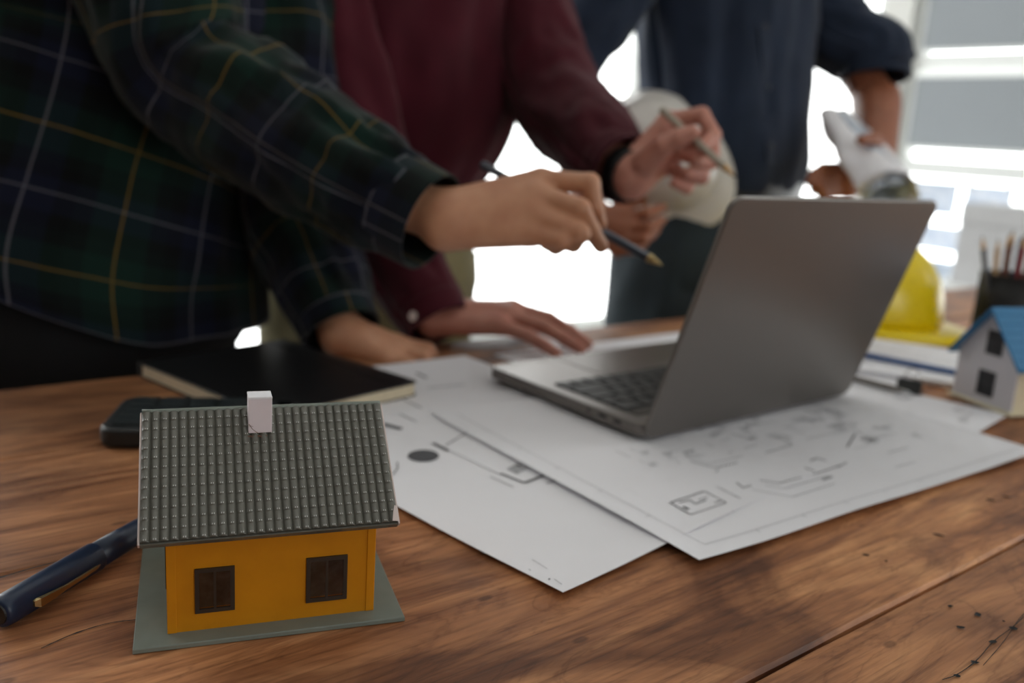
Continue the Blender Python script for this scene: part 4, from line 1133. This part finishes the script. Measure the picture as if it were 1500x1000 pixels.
def person(name, label, skin, base, spine, torso_r, legs, arms, head, hands, hairlong=False):
    """spine: list of points; legs: [(hip, knee, ankle, toe)]; arms: [(shoulder, elbow, wrist)]; hands: list of (V, F)"""
    org = np.array(base)
    def fn(P):
        d = None
        for (a, b), (ra, rb) in zip(zip(spine[:-1], spine[1:]), zip(torso_r[:-1], torso_r[1:])):
            for s in (-1, 1):
                q = rc(P, a + E_ * s * ra[0], b + E_ * s * rb[0], ra[1], rb[1]); d = q if d is None else smin(d, q, .04)
        for h_, k_, an, to in legs:
            d = smin(d, rc(P, h_, k_, .075, .052), .03); d = smin(d, rc(P, k_, an, .050, .034), .02); d = smin(d, rc(P, an, to, .034, .028), .02)
        for s_, e_, w_ in arms:
            d = smin(d, rc(P, s_, e_, .040, .036), .012); d = smin(d, rc(P, e_, e_ + (w_ - e_) * .8, .036, .027), .015)
        return d
    pts = np.array(list(spine) + [p for l_ in legs for p in l_] + [p for a_ in arms for p in a_])
    Vs, Fs = nets(fn, pts.min(0) - .2, pts.max(0) + .16, .014)
    allV = [Vs]; allF = [Fs]; n = len(Vs)
    hfn, hlo, hhi, *_ = head_mesh(*head); hv, hf = nets(hfn, hlo, hhi, .0055)
    for v, f in [(hv, hf)] + hands:
        allV.append(v); allF.append(f + n); n += len(v)
    V = np.vstack(allV) - org
    o = link(name, pyd(name, V, np.vstack(allF)), skin, None, tuple(org), smooth=True)
    tag(o, label, 'person', 'people standing around the table')
    hv, hf = hair_mesh(*head, hairlong)
    link('hair', pyd('hair', hv - org, hf), M['hair'], o, smooth=True)
    return o, org
def trousers(o, org, m, waist, legs, rx, ry, belt=None, waist_down=None):
    """hips tube and two leg tubes"""
    pel = (legs[0][0] + legs[1][0]) / 2
    tr = tube_part('trousers', [waist, (waist + pel) / 2, pel, pel + np.array([0, 0, -.06])], [(rx * .93, ry * .95), (rx, ry), (rx * 1.03, ry * 1.03), (rx * .8, ry * .8)], m, o, org, 30, 40, vfolds(3.3, .003), up=tuple(N_))
    for i, (h_, k_, an, to) in enumerate(legs):
        h2 = h_ + np.array([0, 0, .05])
        tube_part('trouser_leg', [h2, (h2 + k_) / 2, k_, (k_ + an) / 2, an + np.array([0, 0, -.02])], [(.094, .098), (.086, .09), (.068, .07), (.064, .066), (.066, .068)], m, tr, org, 60, 32, folds(5 + i * 3.7, .006, 14, 1.4), up=tuple(N_))
        V = []
    if belt is not None:
        b0 = waist + np.array([0, 0, -.022])
        tube_part('belt', [b0, b0 + np.array([0, 0, .017]), b0 + np.array([0, 0, .034])], [(rx * .93 + .006, ry * .95 + .006)] * 3, belt, tr, org, 6, 40, up=tuple(N_))
    return tr
def shoes(o, org, legs):
    for h_, k_, an, to in legs:
        d = to - an; d[2] = 0
        V, f, _ = sweep([an + [0, 0, -.01] - d * .35, an + [0, 0, -.03], an + d * .6 + [0, 0, -.045], an + d * 1.25 + [0, 0, -.055]], [(.03, .035), (.042, .05), (.045, .034), (.03, .02)], 24, 20)
        V = [np.array([p[0], p[1], max(p[2], .004)]) - org for p in V]
        link('shoe', pyd('shoe', V, f), M['shoe'], o, smooth=True)
def buttons(parent, org, pts, r=.0055, m=None, nrm=None):
    for p in pts:
        o = link('button', lathe_me('button', [(r, 0), (r, .0014), (r * .8, .002), (r * .6, .0016)], 16), m or M['pearl'], parent, tuple(np.array(p) - org), smooth=False)
        o.rotation_euler = rot_to(nrm if nrm is not None else -N_)
V3 = lambda *a: np.array(a, float)

# ---------------------------------------------------------------- person in plaid (left, nearest)
hipc = AT(120, 560, 1.06); hipc[2] = .80
chest = AT(180, -20, 1.02); neck = chest + V3(.04, -.05, .26)
waist1 = hipc + (chest - hipc) * .35
sp1 = [hipc, waist1, chest, chest + (neck - chest) * .55, neck]
base1 = V3(hipc[0], hipc[1], 0)
legs1 = []
for s in (-1, 1):
    h_ = hipc + E_ * s * .085 + V3(0, 0, -.06); legs1.append((h_, V3(*(h_[:2] + E_[:2] * s * .02), .45), V3(*(h_[:2] + E_[:2] * s * .03), .085), V3(*(h_[:2] + E_[:2] * s * .05 - N_[:2] * .14), .035)))
shR = chest + V3(.05, -.16, .17); elR = AT(268, 92, .885); wrR = AT(652, 320, .802)
shL = chest + E_ * .17 + V3(0, 0, .15); elL = AT(430, 300, 1.05); wrL = AT(500, 488, .985)
W_ = lambda px, py, d: AT(px, py, d)
handA = build_hand(W_(655, 322, .802), W_(560, 282, .825), .0215,
    [W_(792, 265, .812), W_(786, 286, .800), W_(782, 314, .792), W_(776, 342, .790)],
    [[W_(864, 268, .798), W_(871, 305, .803), W_(878, 327, .812)],
     [W_(850, 306, .778), W_(866, 338, .792), W_(880, 360, .806)],
     [W_(850, 342, .770), W_(840, 357, .786), W_(822, 352, .802)],
     [W_(824, 354, .772), W_(814, 362, .784), W_(800, 357, .797)]],
    [W_(690, 318, .822), W_(752, 322, .850), W_(822, 320, .848), W_(868, 326, .826)])
wl_ = wrL
handAL = build_hand(wl_, wl_ + (elL - wl_) * .35, .021,
    [wl_ + V3(.052, .030, -.016), wl_ + V3(.060, .012, -.012), wl_ + V3(.060, -.008, -.013), wl_ + V3(.053, -.026, -.017)],
    [[wl_ + V3(.086, .034, -.020), wl_ + V3(.100, .030, -.034), wl_ + V3(.092, .024, -.044)],
     [wl_ + V3(.094, .012, -.016), wl_ + V3(.108, .010, -.032), wl_ + V3(.098, .008, -.044)],
     [wl_ + V3(.092, -.010, -.018), wl_ + V3(.104, -.012, -.033), wl_ + V3(.094, -.012, -.044)],
     [wl_ + V3(.080, -.030, -.022), wl_ + V3(.090, -.033, -.035), wl_ + V3(.082, -.033, -.044)]],
    [wl_ + V3(.02, .025, -.012), wl_ + V3(.042, .046, -.024), wl_ + V3(.066, .056, -.036), wl_ + V3(.082, .056, -.044)])
P1, o1 = person('person', 'person in green plaid shirt leaning in and pointing with a grey pen', M['skin1'], base1, sp1,
    [(.085, .095), (.075, .085), (.09, .09), (.055, .05), (.0, .045)], legs1, [(shR, elR, wrR), (shL, elL, wrL)], (neck + V3(.05, -.06, .145), (.75, -.6, -.35), .225), [handA, handAL])
hemc = waist1 + (hipc - waist1) * 1.0 + V3(.0, .0, -.055)
shirt1 = tube_part('shirt', [hemc, hipc + V3(0, 0, .02), waist1, chest + V3(0, 0, -.06), chest + V3(.01, -.02, .11), chest + V3(.02, -.03, .185), neck + V3(-.005, .01, -.03), neck + V3(0, 0, .01)],
    [(.222, .150), (.218, .148), (.205, .140), (.215, .150), (.205, .130), (.170, .105), (.085, .075), (.064, .062)], M['plaid'], P1, o1, 110, 72, vfolds(1.2, .010), up=tuple(N_), thick=.0015)
for v_ in shirt1.data.vertices:
    q_ = np.array(v_.co) + o1 - hemc; lo_ = max(0.0, 1 - max(0.0, q_[2]) / .22); a_ = max(0.0, -(q_ @ E_) / .2 + .25)
    v_.co.z += .085 * lo_ * lo_ * min(1.4, a_) ** 1.3
tube_part('sleeve', [shR + (neck - shR) * .55, shR + V3(0, 0, .01), (shR + elR) / 2, elR, AT(371, 166, .866), AT(462, 226, .846), AT(546, 279, .826), AT(600, 310, .814)],
    [(.050, .055), (.080, .080), (.074, .076), (.0625, .066), (.060, .064), (.054, .058), (.046, .050), (.041, .045)], M['plaid'], shirt1, o1, 150, 56, folds(2.1, .0085, 26, 1.3), thick=.0015)
tube_part('cuff', [AT(578, 297, .820), AT(606, 312, .812), AT(632, 326, .805)], [(.0425, .0465), (.0415, .0455), (.0405, .0445)], M['plaid'], shirt1, o1, 30, 48, folds(7.7, .0012, 20), thick=.002)
tube_part('sleeve', [shL + (neck - shL) * .5, shL, (shL + elL) / 2, elL, (elL + wrL) / 2 + V3(0, 0, -.005), wrL + (elL - wrL) * .12], [(.05, .055), (.078, .078), (.07, .075), (.06, .064), (.052, .056), (.044, .046)], M['plaid'], shirt1, o1, 110, 48, folds(9.1, .006, 22, 1.3), thick=.0015)
tube_part('cuff', [wrL + (elL - wrL) * .14, wrL + (elL - wrL) * .0], [(.043, .046), (.042, .045)], M['plaid'], shirt1, o1, 14, 40, None, thick=.002)
tube_part('collar', [neck + V3(-.004, .01, -.055), neck + V3(0, 0, -.02), neck + V3(.002, -.004, .02)], [(.088, .08), (.07, .068), (.066, .064)], M['plaid'], shirt1, o1, 12, 40, None, up=tuple(N_), thick=.002)
trousers(P1, o1, M['blackcloth'], hipc + V3(0, 0, .06), legs1, .19, .135); shoes(P1, o1, legs1)

# ---------------------------------------------------------------- person in burgundy (middle)
hip2 = AT(545, 400, 1.34); hip2[2] = .82
chest2 = AT(588, 40, 1.24); neck2 = chest2 + V3(.03, -.05, .26)
waist2 = hip2 + (chest2 - hip2) * .4
base2 = V3(hip2[0], hip2[1], 0)
legs2 = []
for s in (-1, 1):
    h_ = hip2 + E_ * s * .075 + V3(0, 0, -.06); legs2.append((h_, V3(*(h_[:2] + E_[:2] * s * .01), .45), V3(*(h_[:2]), .085), V3(*(h_[:2] - N_[:2] * .13), .035)))
sh2R = chest2 - E_ * .165 + V3(0, 0, .14); el2R = AT(548, 300, 1.13); wr2R = V3(-.092, 1.026, TZ + .030)
sh2L = chest2 + E_ * .16 + V3(0, 0, .13); el2L = AT(812, 140, 1.22); wr2L = AT(926, 255, 1.035)
t2 = lambda x, y, z: V3(x - .010, y - .004, TZ + .0025 + z * .86)
handB = build_hand(wr2R, wr2R + (el2R - wr2R) * .4, .021,
    [t2(.000, 1.068, .040), t2(.008, 1.046, .046), t2(.004, 1.022, .042), t2(-.006, 1.000, .034)],
    [[t2(.042, 1.078, .032), t2(.066, 1.076, .020), t2(.085, 1.072, .008)],
     [t2(.052, 1.046, .036), t2(.078, 1.040, .022), t2(.099, 1.034, .008)],
     [t2(.046, 1.016, .032), t2(.070, 1.008, .020), t2(.090, 1.002, .008)],
     [t2(.028, .988, .026), t2(.046, .981, .016), t2(.061, .976, .007)]],
    [t2(-.055, 1.052, .028), t2(-.015, 1.090, .024), t2(.018, 1.106, .015), t2(.040, 1.112, .009)])
handC = build_hand(W_(926, 256, 1.03), W_(880, 226, 1.09), .0215,
    [W_(978, 178, 1.030), W_(988, 195, 1.042), W_(984, 218, 1.046), W_(972, 240, 1.044)],
    [[W_(1028, 168, 1.012), W_(1046, 198, .998), W_(1030, 214, .984)],
     [W_(1042, 206, 1.028), W_(1044, 236, 1.006), W_(1020, 238, .990)],
     [W_(1032, 236, 1.028), W_(1028, 260, 1.008), W_(1006, 254, .994)],
     [W_(1012, 262, 1.026), W_(1006, 276, 1.008), W_(988, 268, .998)]],
    [W_(946, 238, 1.005), W_(972, 214, .985), W_(994, 202, .976), W_(1014, 194, .972)])
P2, o2 = person('person', 'person in burgundy shirt leaning on one hand and holding a silver pencil', M['skin2'], base2, [hip2, waist2, chest2, chest2 + (neck2 - chest2) * .55, neck2],
    [(.075, .09), (.06, .075), (.075, .08), (.055, .05), (0, .045)], legs2, [(sh2R, el2R, wr2R), (sh2L, el2L, wr2L)], (neck2 + V3(.04, -.07, .14), (.6, -.7, -.4), .215), [handB, handC], True)
shirt2 = tube_part('shirt', [hip2 + V3(0, 0, .045), waist2, chest2 + V3(0, 0, -.10), chest2 + V3(0, 0, .0), chest2 + V3(.01, -.01, .11), chest2 + V3(.015, -.02, .185), neck2 + V3(-.005, .01, -.03), neck2 + V3(0, 0, .01)],
    [(.150, .120), (.152, .122), (.180, .132), (.195, .135), (.190, .122), (.155, .098), (.08, .07), (.06, .058)], M['burgundy'], P2, o2, 110, 72, vfolds(4.4, .014), up=tuple(N_), thick=.0015)
tube_part('sleeve', [sh2R + (neck2 - sh2R) * .5, sh2R, (sh2R + el2R) / 2, el2R, AT(592, 390, 1.085), AT(634, 462, 1.045)], [(.05, .055), (.073, .073), (.066, .068), (.056, .058), (.047, .050), (.040, .042)], M['burgundy'], shirt2, o2, 110, 48, folds(3.9, .006, 22, 1.3), thick=.0015)
cuff2 = tube_part('cuff', [AT(628, 452, 1.048), AT(643, 480, 1.038)], [(.040, .042), (.038, .040)], M['burgundy'], shirt2, o2, 12, 40, None, thick=.002)
tube_part('sleeve', [sh2L + (neck2 - sh2L) * .5, sh2L, (sh2L + el2L) / 2, el2L, AT(860, 195, 1.14), AT(908, 243, 1.06)], [(.05, .055), (.072, .072), (.066, .066), (.060, .060), (.056, .054), (.044, .042)], M['burgundy'], shirt2, o2, 110, 48, folds(6.3, .006, 22, 1.3), thick=.0015)
tube_part('cuff', [AT(902, 238, 1.066), AT(919, 250, 1.042)], [(.0435, .0415), (.041, .039)], M['burgundy'], shirt2, o2, 12, 40, None, thick=.002)
tube_part('collar', [neck2 + V3(-.004, .01, -.055), neck2 + V3(0, 0, -.02), neck2 + V3(.002, -.004, .02)], [(.085, .078), (.068, .066), (.062, .060)], M['burgundy'], shirt2, o2, 12, 40, None, up=tuple(N_), thick=.002)
trousers(P2, o2, M['olive'], hip2 + V3(0, 0, .06), legs2, .165, .125); shoes(P2, o2, legs2)
V, f, _ = sweep([AT(915, 250, 1.046), AT(922, 254, 1.036), AT(929, 258, 1.026)], [(.0275, .0285)] * 3, 10, 32, cap=False)
wb = link('wristwatch', pyd('wristwatch', V, f), M['watch'], None, smooth=True); wb.modifiers.new('t', 'SOLIDIFY').thickness = .002
tag(wb, 'black watch strap around the wrist of the raised hand', 'watch')
# ---------------------------------------------------------------- person in navy (right, behind)
hip3 = AT(1045, 330, 1.68); hip3[2] = .84
chest3 = AT(1068, 10, 1.64); neck3 = chest3 + V3(.0, -.03, .25)
waist3 = AT(1060, 262, 1.665)
base3 = V3(hip3[0], hip3[1], 0)
legs3 = []
for s in (-1, 1):
    h_ = hip3 + E_ * s * .088 + V3(-.03, -.02, -.06); legs3.append((h_, V3(*(h_[:2] + E_[:2] * s * .02), .45), V3(*(h_[:2] + E_[:2] * s * .03), .085), V3(*(h_[:2] + E_[:2] * s * .05 - N_[:2] * .14), .035)))
sh3R = chest3 - E_ * .215 + V3(0, 0, .11); el3R = AT(800, 130, 1.52); wr3R = AT(874, 322, 1.44)
sh3L = chest3 + E_ * .20 + V3(0, 0, .10); el3L = AT(1284, 150, 1.66); wr3L = AT(1284, 250, 1.50)
handD = build_hand(wr3R, wr3R + (el3R - wr3R) * .35, .023,
    [AT(918, 318, 1.425), AT(920, 335, 1.42), AT(914, 352, 1.42), AT(904, 366, 1.425)],
    [[AT(946, 312, 1.415), AT(960, 308, 1.425), AT(972, 304, 1.435)], [AT(948, 332, 1.405), AT(962, 328, 1.42), AT(970, 322, 1.44)],
     [AT(942, 350, 1.405), AT(954, 344, 1.42), AT(962, 336, 1.44)], [AT(928, 366, 1.41), AT(938, 362, 1.425), AT(946, 354, 1.44)]],
    [AT(892, 318, 1.45), AT(906, 302, 1.47), AT(926, 296, 1.485), AT(944, 294, 1.495)])
handE = build_hand(wr3L, el3L, .029,
    [AT(1238, 246, 1.465), AT(1234, 258, 1.46), AT(1236, 270, 1.462), AT(1242, 280, 1.468)],
    [[AT(1206, 246, 1.445), AT(1192, 254, 1.435), AT(1200, 262, 1.425)], [AT(1202, 260, 1.44), AT(1188, 266, 1.43), AT(1198, 272, 1.42)],
     [AT(1206, 274, 1.445), AT(1194, 278, 1.435), AT(1204, 280, 1.425)], [AT(1214, 284, 1.45), AT(1204, 286, 1.44), AT(1210, 288, 1.43)]],
    [AT(1286, 234, 1.465), AT(1290, 215, 1.425), AT(1278, 203, 1.392), AT(1262, 205, 1.376)])
P3, o3 = person('person', 'person in navy shirt holding a white helmet and rolled drawings', M['skin3'], base3, [hip3, waist3, chest3, chest3 + (neck3 - chest3) * .55, neck3],
    [(.075, .09), (.06, .075), (.07, .08), (.055, .05), (0, .045)], legs3, [(sh3R, el3R, wr3R), (sh3L, el3L, wr3L)], (neck3 + V3(.0, -.045, .15), (.2, -.9, -.4), .225), [handD, handE])
shirt3 = tube_part('shirt', [waist3 + V3(0, 0, -.015), waist3 + V3(0, 0, .04), waist3 + (chest3 - waist3) * .55, chest3, chest3 + V3(.0, -.005, .10), chest3 + V3(0, -.01, .175), neck3 + V3(0, .01, -.03), neck3 + V3(0, 0, .01)],
    [(.168, .122), (.178, .128), (.186, .132), (.196, .136), (.196, .125), (.170, .105), (.085, .075), (.064, .062)], M['navy'], P3, o3, 110, 72, vfolds(8.8, .013), up=tuple(N_), thick=.0015)
tube_part('sleeve', [sh3R + (neck3 - sh3R) * .5, sh3R, (sh3R + el3R) / 2, el3R + (sh3R - el3R) * .06, el3R + (wr3R - el3R) * .15], [(.05, .055), (.076, .076), (.070, .070), (.060, .062), (.055, .056)], M['navy'], shirt3, o3, 90, 48, folds(5.2, .006, 22, 1.3), thick=.0015)
tube_part('sleeve', [sh3L + (neck3 - sh3L) * .5, sh3L, (sh3L + el3L) / 2, AT(1282, 78, 1.665), AT(1282, 112, 1.665)], [(.05, .055), (.076, .076), (.068, .068), (.060, .060), (.058, .058)], M['navy'], shirt3, o3, 90, 48, folds(1.7, .006, 22, 1.3), thick=.0015)
tube_part('cuff', [AT(1282, 82, 1.665), AT(1282, 116, 1.664)], [(.0615, .0615), (.060, .060)], M['navy'], shirt3, o3, 12, 40, folds(3.7, .0015, 20), thick=.002)
tube_part('collar', [neck3 + V3(-.0, .01, -.055), neck3 + V3(0, 0, -.02), neck3 + V3(.0, -.004, .02)], [(.088, .08), (.07, .068), (.066, .064)], M['navy'], shirt3, o3, 12, 40, None, up=tuple(N_), thick=.002)
trousers(P3, o3, M['slate'], waist3 + V3(0, 0, -.01), legs3, .178, .128, M['belt']); shoes(P3, o3, legs3)

from mathutils.bvhtree import BVHTree
def on_cloth(o, org, px, py, lift=.001):
    bv_ = BVHTree.FromPolygons([v.co + Vector(tuple(org)) for v in o.data.vertices], [tuple(p.vertices) for p in o.data.polygons])
    dr = Vector(tuple(_fw + _r * (px - 750) / F_PX - _u * (py - 500) / F_PX)).normalized()
    h_, n_, *_x = bv_.ray_cast(Vector(tuple(_o)), dr)
    if h_ is None: return None, None
    if n_.dot(dr) > 0: n_ = -n_
    return np.array(h_ + n_ * lift), np.array(n_)
h_, n_ = on_cloth(cuff2, o2, 606, 463, .0005)
if h_ is not None: buttons(shirt2, o2, [h_], .006, None, n_)
M['navybutton'] = mat('dark_navy_button', srgb(22, 26, 36), .35)
pl_ = []
for py in range(-60, 250, 12):
    h_, n_ = on_cloth(shirt3, o3, 1118 + py * .045, py, .0012)
    if h_ is not None: pl_.append((h_, n_))
if len(pl_) > 3:
    v = []; f = []
    for i, (p, n_) in enumerate(pl_):
        t_ = np.cross(n_, Z_); t_ /= np.linalg.norm(t_)
        for w_, l_ in ((-.017, -.002), (-.016, .0012), (.016, .0012), (.017, -.002)): v.append(p + t_ * w_ + n_ * l_ - o3)
        if i:
            for q in range(3): f.append((4 * i - 4 + q, 4 * i - 3 + q, 4 * i + 1 + q, 4 * i + q))
    link('placket', pyd('placket', v, f), M['navy'], shirt3, smooth=False)
for py in (40, 128, 214):
    h_, n_ = on_cloth(shirt3, o3, 1118 + py * .045, py, .0025)
    if h_ is not None: buttons(shirt3, o3, [h_], .0055, M['navybutton'], n_)
# ================================================================== HELD THINGS
p0 = W_(705, 240, .862); p1_ = W_(971, 389, .822); dd = p1_ - p0; L = float(np.linalg.norm(dd)); dd /= L
rt = empty('ballpoint_pen', tuple(p0)); rt.rotation_euler = rot_to(dd); tag(rt, 'slim grey pen with gold tip held by the hand in the plaid cuff', 'pen')
link('barrel', lathe_me('barrel', [(.0030, 0), (.0042, .002), (.0042, L - .014)], 24), M['pencil_grey'], rt, smooth=True)
link('ring', lathe_me('ring', [(.0044, L - .016), (.0044, L - .012)], 24), M['gold'], rt, smooth=True)
link('tip', lathe_me('tip', [(.0038, L - .012), (.0012, L - .002), (0, L)], 20), M['gold'], rt, smooth=True)
p0 = W_(969, 160, 1.000); p1_ = W_(1080, 262, .955); dd = p1_ - p0; L = float(np.linalg.norm(dd))
pencil('pencil', p0, dd / L, L, M['pencil_silver'], 'silver pencil held by the raised hand with the watch', .0042)
# white helmet held at the hip: dome towards the viewer
hc = AT(972, 228, 1.53)
wh = empty('safety_helmet', tuple(hc))
ax_z = V3(-.15, -.96, .12); ax_z /= np.linalg.norm(ax_z)          # dome axis towards the viewer
ax_x = V3(.62, -.1, -.62); ax_x -= ax_z * (ax_x @ ax_z); ax_x /= np.linalg.norm(ax_x); ax_y = np.cross(ax_z, ax_x)
mt = Matrix(((ax_x[0], ax_y[0], ax_z[0]), (ax_x[1], ax_y[1], ax_z[1]), (ax_x[2], ax_y[2], ax_z[2])))
wh.rotation_euler = mt.to_euler()
tag(wh, 'white safety helmet held against the hip of the person in navy', 'helmet', 'safety helmets')
helmet(wh, M['helmet_w'], .80)
# rolled drawings in the left hand of the person in navy
r0 = AT(1222, 172, 1.50); r1 = AT(1296, 282, 1.36)
rt = empty('paper_roll', tuple((r0 + r1) / 2)); tag(rt, 'loosely rolled white drawings held by the person in navy', 'papers')
c_ = (r0 + r1) / 2; dd = r1 - r0; dd /= np.linalg.norm(dd); b1 = np.cross(dd, Z_); b1 /= np.linalg.norm(b1); b2 = np.cross(b1, dd); LR = float(np.linalg.norm(r1 - r0))
for li, (ra, turns, off) in enumerate(((.034, 1.2, 0), (.028, 1.5, 1.3), (.036, .55, 2.0))):
    v = []; f = []; nu_, nv = 46, 18
    for j in range(nv + 1):
        s_ = j / nv
        for i in range(nu_ + 1):
            a = off + turns * 2 * math.pi * i / nu_; rr = ra * (1.12 - .3 * i / nu_) * (.72 + .5 * s_) + .012 * nz(i * .16 + li * 3, s_ * 2.5, li)
            p = -dd * LR / 2 + dd * (LR * s_ + .01 * li) + (b1 * math.cos(a) + b2 * math.sin(a) * .8) * rr; v.append(p)
    for j in range(nv):
        for i in range(nu_): f.append((j * (nu_ + 1) + i, j * (nu_ + 1) + i + 1, (j + 1) * (nu_ + 1) + i + 1, (j + 1) * (nu_ + 1) + i))
    o = link('rolled_sheet', pyd('rolled_sheet', v, f), M['paper' if li != 1 else 'boxblue'], rt, smooth=True); o.modifiers.new('t', 'SOLIDIFY').thickness = .0004
